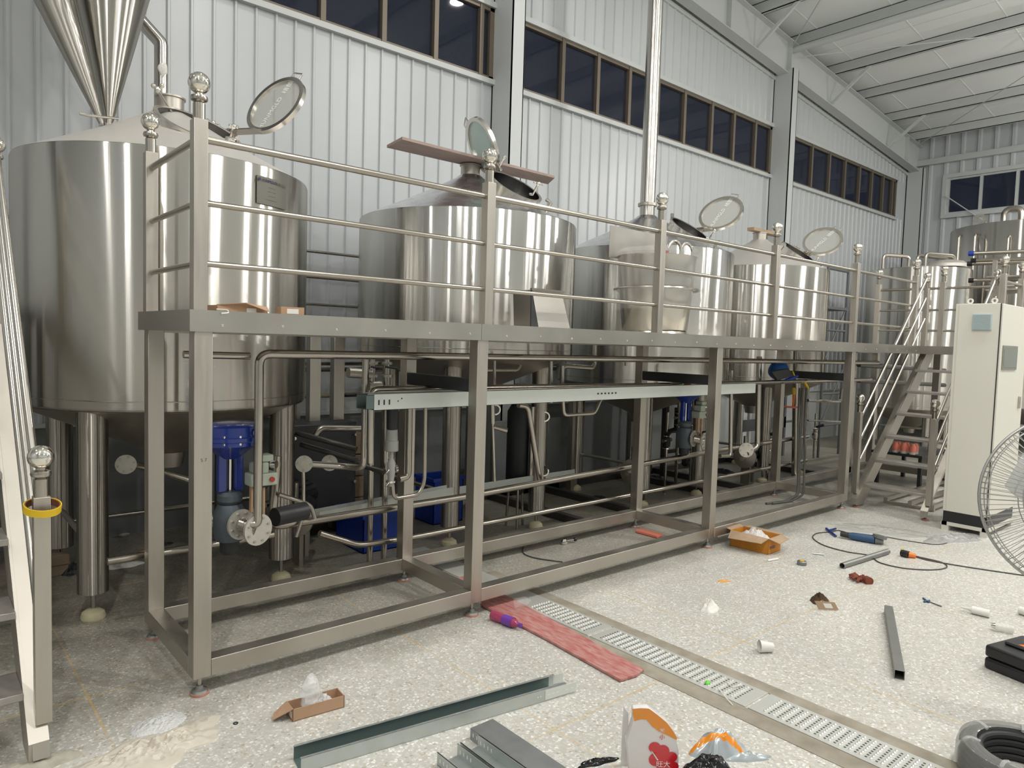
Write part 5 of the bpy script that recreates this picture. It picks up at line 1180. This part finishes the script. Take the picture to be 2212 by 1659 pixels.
# orange carton
A = at(1573, 1182, Z=0); B = at(1645, 1200, Z=0); C_ = at(1684, 1192, Z=0)
dv = (B - A); L1 = dv.length; rz_ = math.atan2(dv.y, dv.x); L1 = .33; W1 = .22; H1 = .125
oc = V((4.44, -.21, 0)); rzo = R_(-88)
t, rt = flatbox('carton', 'open orange printed carton with torn flaps beside the third front post', 'box', oc, .34, .21, .13, rzo, 'orangebox')
for pts in ([(-.17, -.105, .13), (.17, -.105, .13), (.15, -.19, .10), (-.14, -.20, .085)], [(-.17, .105, .13), (.17, .105, .13), (.15, .20, .12), (-.15, .19, .125)], [(.17, -.105, .13), (.17, .105, .13), (.25, .09, .115), (.25, -.07, .10)], [(-.17, -.105, .13), (-.17, .105, .13), (-.24, .11, .15), (-.25, -.09, .14)]):
    part(xf(M().prism(pts, (0, 0, .004)), rt), 'flap', 'kraft', t, smooth=0)
ob = heap(oc + V((0, 0, .09)), .12, .08, .09, rzo, 8, 14, 36).obj('plastic_bag', 'bubble', smooth=30); tag(ob, 'clear plastic bag lying inside the orange carton', 'bag')
ptx = ptext('printed_lettering', 'YINSU', .035, 'ink', t, rt @ V((.171, -.04, .05)), rt.to_3x3() @ V((0, 1, 0)), (0, 0, 1))
ob = heap(V((4.35, .20, 0)), .13, .09, .12, 0, 44, 16, 40, .7).obj('plastic_bag', 'bubble', smooth=30); tag(ob, 'clear plastic bag on the floor behind the orange carton under the platform', 'bag')
# marker, tape measure, small tube piece, peel
o = M().tube([at(1658, 1211, Z=.009), at(1680, 1207, Z=.009)], .009, 12).obj('marker_pen', 'whitep'); tag(recentre(o), 'short white and black marker lying in front of the orange carton', 'marker')
part(M().tube([at(1657, 1211, Z=.009), at(1666, 1209.5, Z=.009)], .0096, 12), 'cap', 'black', o) if False else None
tm = thing('tape_measure', 'small grey and yellow tape measure on the floor right of the marker', 'tape measure', at(1732, 1220, Z=0))
q = tm.location; part(M().lathe([(.033, 0), (.036, .006), (.036, .026), (.030, .032), (.001, .032)], q, seg=28), 'case', 'toolgrey', tm); part(M().lathe([(.018, .03), (.018, .034), (.001, .035)], q, seg=20), 'badge', 'yellow', tm)
o = M().tube([at(1756, 1196, Z=.007), at(1780, 1198, Z=.007)], .008, 10).obj('pipe_offcut', 'galv'); tag(recentre(o), 'tiny grey pipe offcut behind the tape measure', 'offcut')
o = heap(at(1564, 1256, Z=0), .05, .018, .014, -.6, 51, 8, 24, .8, 3, 1).obj('fruit_peel', 'orangepeel', smooth=30); tag(o, 'small orange peel scrap alone on the open floor', 'peel')
# steel round pipe length
a = at(1819, 1222, Z=.022); b_ = at(1918, 1191, Z=.022)
t = thing('steel_pipe_length', 'loose grey steel pipe length lying on the floor by the angle grinder', 'pipe', V((a.x, a.y, 0)))
dd = (b_ - a).normalized()
part(M().lathe([(.022, 0), (.022, (b_ - a).length), (.019, (b_ - a).length), (.019, 0)], a, dd, 24, closed=True), 'tube', 'galvdark', t)
# square tube
a = at(1943, 1458, Z=.024); b_ = at(1919, 1316, Z=.024)
t = M().sqtube(a, b_, .048); tag(recentre(t.obj('square_tube', 'galvdark', smooth=0, bevel=.001)), 'dark square steel tube on the floor pointing toward the viewer', 'steel tube')
# angle grinder
ag = thing('angle_grinder', 'blue and grey angle grinder lying on its side on the floor', 'grinder', at(1880, 1168, Z=0))
a = at(1842, 1158, Z=.035); b_ = at(1890, 1166, Z=.035); dd = (b_ - a).normalized(); e_ = at(1900, 1167, Z=.035)
part(M().tube([a - dd * .03, a, b_ - dd * .08, b_], [.026, .032, .036, .038], 20), 'motor_body', 'toolblue', ag); part(M().tube([a - dd * .10, a], [.022, .028], 18), 'handle', 'dark', ag)
part(M().tube([b_, e_ + dd * .03], [.036, .028], 20), 'gear_head', 'toolgrey', ag)
part(M().lathe([(.05, -.012), (.058, -.01), (.058, .012), (.02, .016)], e_ + V((0, 0, .03)), (0.15, -.1, 1), 28), 'disc_guard', 'toolgrey', ag)
def cable(label, pts, r=.005, name='power_cable'):
    P = [at(x, y, Z=r) for x, y in pts]; Q = []
    for i in range(len(P) - 1):
        p0 = P[max(i - 1, 0)]; p1 = P[i]; p2 = P[i + 1]; p3 = P[min(i + 2, len(P) - 1)]
        for k in range(8):
            t = k / 8; Q.append(.5 * ((2 * p1) + (p2 - p0) * t + (2 * p0 - 5 * p1 + 4 * p2 - p3) * t * t + (3 * p1 - p0 - 3 * p2 + p3) * t ** 3))
    Q.append(P[-1]); o = M().tube(Q, r, 8).obj(name, 'cord'); return tag(recentre(o), label, 'cable')
cable('thin grey cable of the angle grinder looping across the floor to the blue clamp', [(1838, 1154), (1812, 1146), (1795, 1149), (1765, 1152), (1756, 1162), (1780, 1178), (1830, 1192), (1878, 1200), (1900, 1215), (1950, 1227), (2010, 1231), (2044, 1226), (2035, 1215), (1985, 1203), (1968, 1198)])
cable('cable running from the orange socket to the right edge of the picture', [(1972, 1200), (2000, 1209), (2060, 1220), (2130, 1231), (2240, 1247)])
cable('thin cable behind the crumpled clear film by the cabinet', [(1905, 1158), (1960, 1168), (2020, 1176), (2050, 1172)], .004)
cable('thin dark wire lying inside the second bay of the platform frame', [(1130, 1182), (1132, 1196), (1160, 1206), (1215, 1214)], .005)
pc = thing('spring_clamp', 'small blue clamp tool left of the angle grinder', 'clamp', at(1797, 1150, Z=0))
part(M().tube([at(1785, 1142, Z=.012), at(1805, 1158, Z=.012)], .012, 10).tube([at(1805, 1142, Z=.012), at(1790, 1146, Z=.02)], .010, 8), 'jaws', 'blue', pc)
sk = thing('extension_socket', 'black and orange socket end on the floor at right', 'socket', at(1958, 1197, Z=0))
part(M().tube([at(1948, 1194, Z=.028), at(1962, 1198, Z=.028)], .028, 18), 'plug', 'black', sk); part(M().tube([at(1962, 1198, Z=.024), at(1978, 1201, Z=.020)], [.024, .018], 16), 'connector', 'orange', sk)
part(M().lathe([(.012, 0), (.012, .004)], at(1948, 1187, Z=.055), (0, 0, 1), 12), 'badge', 'yellow', sk)
# gloves / paper / rag / cup / cartridges
def glove(label, c, rot):
    t = thing('work_glove', label, 'glove', c); b = heap(c, .065, .045, .045, rot, 61, 14, 36, .6, 2.5, 2.2, edge=.12); part(b, 'palm', 'brownleather', t, smooth=50)
    for k in range(5):
        a = rot + .5 + k * .42; d = V((math.cos(a), math.sin(a), 0)); p = c + d * .045 + V((0, 0, .018))
        part(M().tube([p, p + d * .028 + V((0, 0, .014)), p + d * .055 + V((0, 0, -.004 + .008 * (k % 2)))], [.012, .012, .009], 12), 'finger', 'brownleather', t)
    part(M().tube([c - V((math.cos(rot), math.sin(rot), 0)) * .03 + V((0, 0, .022)), c - V((math.cos(rot), math.sin(rot), 0)) * .075 + V((0, 0, .022))], [.028, .03], 16), 'cuff', 'brownleather', t)
    return t
glove('crumpled rust brown work glove on the open floor', at(1866, 1255, Z=0), .9)
o = heap(at(1776, 1300, Z=0), .085, .05, .055, .4, 71, 16, 40, .8, 3, 1.6).obj('paper_bag', 'soil', smooth=30)
t = thing('paper_bag', 'torn brown paper bag with dark lining on the floor left of the glove', 'paper bag', at(1782, 1300, Z=0))
D.objects.remove(o); c = t.location
part(heap(c + V((-.02, .03, 0)), .08, .055, .06, .2, 71, 16, 40, .8, 3, 1.6), 'crumpled_body', 'soil', t, smooth=30)
part(heap(c + V((-.055, -.0, 0)), .05, .03, .025, .2, 73, 12, 30, .6, 3, 1.6), 'torn_edge', 'kraft', t, smooth=30)
a = at(1770, 1316, Z=.004); b_ = at(1812, 1318, Z=.004); up = V((-.02, .02, .05)); part(M().prism([a, b_, b_ + up, a + up], V((0, .006, .0))), 'paper_side', 'kraft', t, smooth=0)
a2 = a + (b_ - a) * .35 + up * .2 + V((0, -.001, 0)); part(M().prism([a2, a2 + (b_ - a) * .4, a2 + (b_ - a) * .4 + up * .6, a2 + up * .6], V((0, .001, 0))), 'label', 'whitep', t, smooth=0)
o = heap(at(1533, 1316, Z=0), .075, .05, .075, .1, 81, 16, 40, .75, 2.2, 1.3).obj('white_rag', 'cloth', smooth=40); tag(o, 'crumpled off-white cloth on the floor right of the drain', 'cloth')
t = thing('paper_cup', 'white paper cup lying on its side near the drain', 'cup', at(1653, 1408, Z=0))
a = at(1640, 1396, Z=.032); b_ = at(1666, 1398, Z=.028); dd = (b_ - a).normalized(); part(M().lathe([(.034, 0), (.0335, .002), (.025, .075), (.001, .075), (.001, .073), (.024, .073), (.032, .002)], a, dd, 28, cap=False), 'cup', 'whitep', t)
ct_ = thing('sealant_cartridge', 'white silicone cartridge with pointed nozzle on the floor above the black case', 'cartridge', at(2113, 1322, Z=0))
a = at(2138, 1326, Z=.026); b_ = at(2100, 1317, Z=.026); dd = (b_ - a).normalized(); part(M().tube([a, b_], .025, 20), 'tube', 'whitep', ct_); part(M().tube([b_, b_ + dd * .02, b_ + dd * .06], [.018, .010, .005], 14), 'nozzle', 'whitep', ct_)
ct2 = thing('sealant_cartridge', 'second white cartridge cut by the right edge', 'cartridge', at(2212, 1322, Z=0))
a = at(2203, 1318, Z=.026); b_ = at(2240, 1330, Z=.026); part(M().tube([a, b_], .025, 20), 'tube', 'whitep', ct2)
t = thing('clear_cup', 'clear plastic cup lying on the floor right of the glove', 'cup', at(1974, 1275, Z=0)); a = at(1974, 1284, Z=.0)
part(M().lathe([(.022, 0), (.030, .07), (.029, .07), (.021, .002)], a, (.1, .1, 1), 24, closed=True), 'cup', 'clear', t)
t = thing('scissors', 'small dark pliers with thin points on the floor right of the clear cup', 'pliers', at(2010, 1303, Z=0))
part(M().tube([at(2003, 1298, Z=.005), at(2034, 1310, Z=.005)], .004, 8), 'blade', 'toolgrey', t); part(M().tube([at(1994, 1292, Z=.006), at(2006, 1301, Z=.006)], .006, 8).tube([at(1996, 1300, Z=.006), at(2008, 1297, Z=.006)], .006, 8), 'grip', 'toolblue', t)
t = thing('spray_bottle', 'row of small bottles standing behind the black tool case', 'bottle', at(2165, 1352, Z=0))
part(M().tube([at(2150, 1352, Z=.03), at(2190, 1360, Z=.03)], .022, 16), 'bottle', 'film_milky', t); part(M().tube([at(2140, 1350, Z=.03), at(2150, 1352, Z=.03)], [.012, .018], 12), 'cap', 'chrome', t)
# black tool case
tc = thing('tool_case', 'black moulded plastic tool case with an orange emblem at the right edge', 'tool case', (3.60, -2.36, 0))
a0 = V((3.395, -2.165, 0)); ux = (V((3.30, -2.42, 0)) - a0); ux = V((at(2212, 1478, Z=0) - a0)).normalized(); uy = V((-ux.y, ux.x, 0)); uy = -uy if uy.x < 0 else uy
def cs(x, y, z): return a0 + ux * x + uy * y + V((0, 0, z))
def rbox(x0, x1, y0, y1, z0, z1): return M().add([cs(x, y, z) for z in (z0, z1) for y in (y0, y1) for x in (x0, x1)], [(0, 2, 3, 1), (4, 5, 7, 6), (0, 1, 5, 4), (2, 6, 7, 3), (0, 4, 6, 2), (1, 3, 7, 5)])
part(rbox(0, .42, 0, .34, .0, .060), 'lower_shell', 'black', tc, bevel=.014); part(rbox(0, .42, 0, .34, .064, .128), 'upper_shell', 'black', tc, bevel=.014)
part(rbox(.015, .4, .02, .32, .055, .07), 'seam', 'rubber', tc, smooth=0); part(rbox(.04, .40, .10, .33, .128, .145), 'raised_lid', 'black', tc, bevel=.012)
part(rbox(-.01, .004, .06, .12, .05, .085), 'latch', 'orange', tc, bevel=.003)
part(M().prism([cs(.10, .12, .1455), cs(.30, .12, .1455), cs(.30, .24, .1455), cs(.16, .22, .1455)], (0, 0, .001)), 'emblem', 'orange', tc, smooth=0)
# clear film on the floor in front of cabinet
o = heap(V((5.98, -.62, 0)), .42, .19, .025, R_(-62), 91, 22, 64, .8, 5, 1.2, edge=.2).obj('plastic_film', 'film_milky', smooth=25); tag(o, 'flat crumpled clear film spread on the floor in front of the far staircase', 'film')
o = heap(V((6.28, -1.13, 0)), .40, .16, .05, R_(-28), 93, 22, 64, .9, 6, 1.2, edge=.25).obj('plastic_film', 'film', smooth=25); tag(o, 'shiny bunched film in front of the cabinet base', 'film')
# green cap + white wire on the grate
o = heap(at(1528, 1475, Z=.008), .018, .013, .008, .1, 101, 6, 20).obj('green_cap', 'green', smooth=40); tag(o, 'lime green plastic scrap on the drain grate', 'scrap')
o = M().tube([at(1552, 1487, Z=.012), at(1562, 1500, Z=.02), at(1583, 1524, Z=.004)], .0025, 6).obj('white_wire', 'whitep'); tag(recentre(o), 'short white wire bent over the drain grate', 'wire')
o = M().tube([at(1569, 1473, Z=.01), at(1583, 1484, Z=.02), at(1598, 1481, Z=.01), at(1600, 1488, Z=.008)], .003, 6).obj('white_cable_tie', 'whitep'); tag(recentre(o), 'curled white cable tie lying on the drain grate', 'cable tie')
# purple bottle and clear bottle on the board
def bottle(name, label, a, b, r, mbody, mcap, lab=None):
    a = V(a); b = V(b); d = (b - a).normalized(); L = (b - a).length
    t = thing(name, label, 'bottle', V((a.x, a.y, max(0, a.z - r))))
    part(M().lathe([(r * .7, 0), (r, .006), (r, L * .28), (r * .9, L * .33), (r * .9, L * .4), (r, L * .46), (r, L * .72), (r * .8, L * .8), (r * .42, L * .9), (r * .42, L * .93)], a, d, 28), 'body', mbody, t)
    part(M().lathe([(r * .46, L * .93), (r * .46, L)], a, d, 20), 'cap', mcap, t)
    if lab: part(M().lathe([(r * 1.02, L * .42), (r * 1.02, L * .74)], a, d, 28, cap=False), 'label', lab, t)
    return t
bottle('drink_bottle', 'purple drink bottle lying against the red board', at(1063, 1328, Z=.030), at(1126, 1352, Z=.030), .030, 'juice', 'purple', 'purple')
bottle('drink_bottle', 'empty clear plastic bottle at the far end of the red board', at(1112, 1303, Z=.048), at(1145, 1298, Z=.048), .030, 'clear', 'clear')
# coil of black hose wrapped in film
cl = thing('hose_coil', 'coil of black ribbed hose wrapped in clear film at the bottom right corner', 'hose coil', (2.345, -2.60, 0))
q = V((2.345, -2.60, 0)); hs = M()
for k in range(4): 
    for j in range(3):
        hs.tube([q + V((math.cos(2 * PI * i / 56) * (.155 + j * .028), math.sin(2 * PI * i / 56) * (.155 + j * .028), .016 + k * .029)) for i in range(56)], .0145, 10, closed=True)
part(hs, 'hose', 'rubber', cl)
part(M().lathe([(.225, .0), (.236, .03), (.236, .09), (.225, .128), (.19, .138), (.165, .13)], q, seg=64, cap=False), 'film_wrap', 'tape_roll', cl)
for k in range(7):
    a = k * .9 + .3; d = vec(math.degrees(a)); 
    part(M().tube([q + d * .16 + V((0, 0, .13)), q + d * .2 + V((0, 0, .142)), q + d * .236 + V((0, 0, .1)), q + d * .238 + V((0, 0, .03))], .008, 6, bend=.02), 'film_band', 'film', cl)
# rice snack bag, black bag, silver bag, black strap
sb = thing('snack_bag', 'standing white snack bag with orange top and big red flower print at the bottom edge', 'snack bag', (1.235, -1.66, 0))
base = at(1400, 1672, Z=0); ex = RR.copy(); ex.z = 0; ex.normalize(); ez = (V((0, 0, 1)) * .96 + V((FW.x, FW.y, 0)).normalized() * -.15).normalized(); ey = ex.cross(ez)
def bagpt(px, py, off=0.0):
    # plane through base facing the viewer
    n_ = ey.normalized(); d = ray(px, py); t_ = (base - CAM).dot(n_) / d.dot(n_); return CAM + d * t_ + n_ * off
def bagpoly(pts, th=.002, off=0.0, bulge=0): return M().prism([bagpt(x, y, off) for x, y in pts], ey.normalized() * th)
sgn = -1 if ey.dot(CAM - base) < 0 else 1
W_ = lambda pts, off: bagpoly(pts, sgn * .0015, sgn * off)
outer = [(1358, 1675), (1352, 1600), (1366, 1556), (1366, 1532), (1400, 1530), (1440, 1560), (1460, 1590), (1467, 1625), (1466, 1660), (1455, 1690)]
mb = M().prism([bagpt(x, y, -sgn * .03) for x, y in outer], ey.normalized() * (sgn * .03)); part(mb, 'bag_body', 'bagwhite', sb, smooth=50, bevel=.006)
def strip(top, bot, off):
    mb = M(); n = len(top); P = [bagpt(x, y, sgn * off) for x, y in top] + [bagpt(x, y, sgn * off) for x, y in bot]
    mb.add(P, [(i, i + 1, n + i + 1, n + i) for i in range(n - 1)]); return mb
part(strip([(1365, 1531), (1382, 1529), (1402, 1530), (1422, 1545), (1441, 1561), (1453, 1577), (1462, 1592)], [(1370, 1557), (1384, 1553), (1396, 1554), (1409, 1569), (1424, 1580), (1442, 1588), (1462, 1598)], .002), 'orange_band', 'bagorange', sb, smooth=0)
fl_ = M(); rr_ = (bagpt(1410, 1600) - bagpt(1400, 1600)).length / 10
for x, y, r_ in ((1414, 1614, 13), (1431, 1622, 15), (1450, 1635, 13), (1418, 1640, 17), (1436, 1650, 20), (1454, 1655, 12), (1430, 1672, 18)):
    fl_.lathe([(r_ * rr_, 0), (r_ * rr_, .0006 + .00012 * (x % 5))], bagpt(x, y, sgn * .0015), ey.normalized() * sgn, 20)
part(fl_, 'red_print', 'bagred', sb, smooth=0)
part(W_([(1406, 1620), (1409, 1622), (1422, 1640), (1419, 1641)], .003), 'white_stroke', 'bagwhite', sb, smooth=0)
ptext('printed_character', '\u5c0f', .022, 'bagred', sb, bagpt(1430, 1592, sgn * .003), ex, (0, 0, 1)); ptext('printed_character', '\u7c73', .022, 'bagwhite', sb, bagpt(1430, 1577, sgn * .003), ex, (0, 0, 1))
ptext('printed_character', '\u65fa\u5927', .028, 'bagwhite', sb, bagpt(1432, 1650, sgn * .004), ex, (0, 0, 1))
part(M().prism([bagpt(x, y, -sgn * .06) for x, y in ((1345, 1680), (1348, 1600), (1352, 1545), (1362, 1560), (1362, 1680))], ey.normalized() * .01), 'side_seam', 'bagwhite', sb, smooth=0)
o = heap(at(1528, 1690, Z=0), .125, .075, .105, -.4, 111, 26, 72, .22, 2.6, 2.6).obj('black_bag', 'bagblack', smooth=30); tag(o, 'glossy black crumpled bag right of the snack bag', 'bag')
t = thing('foil_bag', 'crumpled silver white snack bag with a yellow stripe behind the black bag', 'snack bag', at(1560, 1622, Z=0))
part(heap(at(1550, 1625, Z=0), .115, .07, .10, -.55, 121, 24, 64, .28, 1.8, 2.0), 'bag', 'bagsilver', t, smooth=28)
part(heap(at(1618, 1640, Z=0), .10, .024, .035, -.62, 125, 12, 32, .45, 3, 1.4), 'torn_tail', 'bagsilver', t, smooth=28)
ob = [o for o in D.objects if o.parent == t][0]; ob.data.materials.append(MT['bagorange'])
off_ = t.location
for pf in ob.data.polygons:
    cc_ = pf.center + off_ - at(1552, 1622, Z=0); k_ = cc_.x * FW.x + cc_.y * FW.y
    if -.040 < k_ < -.018: pf.material_index = 1
o = heap(at(1290, 1648, Z=0), .085, .02, .022, -.35, 151, 12, 36, .6, 5, 1.3, edge=.3).obj('black_strap', 'bagblack', smooth=30); tag(o, 'twisted black plastic strip left of the snack bag', 'plastic strip')
# litter under the platform
ofs = [((1215, 1171), 'small chrome fitting', 'fitting', 'chrome', .025), ]
t = thing('valve_fitting', 'small chrome ball valve with black knob on the floor inside the second bay', 'fitting', at(1218, 1176, Z=0)); c = t.location
part(M().lathe([(.022, 0), (.03, .01), (.03, .03), (.022, .045)], c, seg=20), 'body', 'chrome', t); part(M().tube([c + V((.0, 0, .03)), c + V((.10, -.02, .03))], .006, 8), 'stem', 'chrome', t); part(M().sphere(c + V((.11, -.022, .03)), .017, 14), 'knob', 'black', t)
o = M().prism([at(1372, 1150, Z=.004), at(1385, 1146, Z=.004), at(1432, 1158, Z=.004), at(1420, 1163, Z=.004)], (0, 0, .02)); tag(recentre(o.obj('red_wedge', 'pinkwarn', smooth=0, bevel=.003)), 'flat red plastic piece on the floor near the third back post', 'plastic piece')
o = heap(at(1080, 1322, Z=0) + V((-.05, .16, 0)), .05, .03, .03, 0, 131, 10, 30).obj('white_rag', 'film_milky', smooth=30); tag(o, 'scrap of clear film under the beam beside the second front post foot', 'film')
for i, (px, py, rx, ry, h, m, lab) in enumerate(((265, 1222, .14, .06, .03, 'cloth', 'crumpled dusty wrapping behind the near tank leg'), (350, 1178, .08, .04, .03, 'dark', 'dark rag on the floor behind the corner posts'), (310, 1195, .05, .03, .02, 'orangepeel', 'small orange wrapper behind the corner posts'),
        (160, 1238, .08, .06, .09, 'dark', 'dark bag by the far left tank leg'), (275, 1150, .12, .05, .03, 'film_milky', 'clear film scrap on the floor far behind the near tank leg'), (1300, 1080, .2, .1, .04, 'dark', 'dark folded cloth on the floor under the second tank'),
        (1420, 1035, .25, .1, .05, 'dark', 'heap of dark scraps on the floor under the third tank'), (1495, 1010, .15, .08, .06, 'film_milky', 'pale film scraps on the floor under the third tank'), (1560, 1020, .25, .12, .06, 'dark', 'dark hose heap on the floor right of the third front post'), (1725, 1020, .22, .1, .05, 'rubber', 'coil of black cable on the floor under the far end of the platform'))):
    o = heap(at(px, py, Z=0), rx, ry, h, .2 * i, 140 + i, 12, 36, .8, 4, 1.5).obj('floor_litter', m, smooth=30); tag(o, lab, 'litter')
t = thing('brick_block', 'two brown wooden blocks stacked by the far left tank leg', 'blocks', at(128, 1240, Z=0)); c = t.location
part(M().box(c.x - .09, c.x + .05, c.y - .04, c.y + .05, 0, .07), 'lower_block', 'brick', t, bevel=.004); part(M().box(c.x - .085, c.x + .055, c.y - .045, c.y + .045, .071, .14), 'upper_block', 'brick', t, bevel=.004)
# low table, drink cans and stool seen through the far staircase
lt = thing('low_bench', 'low dark bench with a pack of drinks, seen between the treads of the far staircase', 'bench', (8.9, .1, 0))
part(M().box(8.4, 9.4, -.1, .5, .40, .43), 'top', 'dark', lt, smooth=0)
for x_ in (8.45, 9.3):
    for y_ in (-.06, .44): part(M().box(x_, x_ + .05, y_ - .02, y_ + .02, 0, .40), 'leg', 'dark', lt)
for i in range(6):
    c = V((8.45 + (i // 3) * .09, .03 + (i % 3) * .10, .431)); t = thing('drink_bottle', ('nearest', 'middle', 'farthest')[i % 3] + ' red topped bottle in the ' + ('left' if i < 3 else 'right') + ' row of the pack on the low bench', 'bottle', c, 'pack of drinks on the low bench')
    part(M().lathe([(.035, 0), (.035, .07), (.02, .11), (.02, .12)], c, seg=16), 'body', 'film_milky', t); part(M().lathe([(.036, .03), (.036, .09), (.024, .11), (.024, .13)], c, seg=16), 'red_cap', 'pinkwarn', t)
t = thing('water_bottle', 'blue labelled bottle standing behind the far staircase', 'bottle', (9.6, -.25, 0)); part(M().lathe([(.06, 0), (.065, .02), (.065, .4), (.03, .5), (.03, .54)], (9.6, -.25, 0), seg=20), 'body', 'blue_bin', t)
pump('dark pump motor on the floor beyond the far staircase', (10.4, .5, .35), -150)
gf = thing('ground_frame', 'low steel floor frame lying between the far staircase and the cabinet', 'frame', (7.8, -.5, 0))
for y_ in (-.15, -.4, -.62): part(M().box(7.3, 9.6, y_, y_ + .04, .03, .07), 'rail', 'steel_x', gf)
for x_ in (7.3, 8.4, 9.56): part(M().box(x_, x_ + .04, -.62, -.11, .0, .03), 'foot', 'steel_x', gf)

for o in D.objects:
    if '_off' in o: del o['_off']
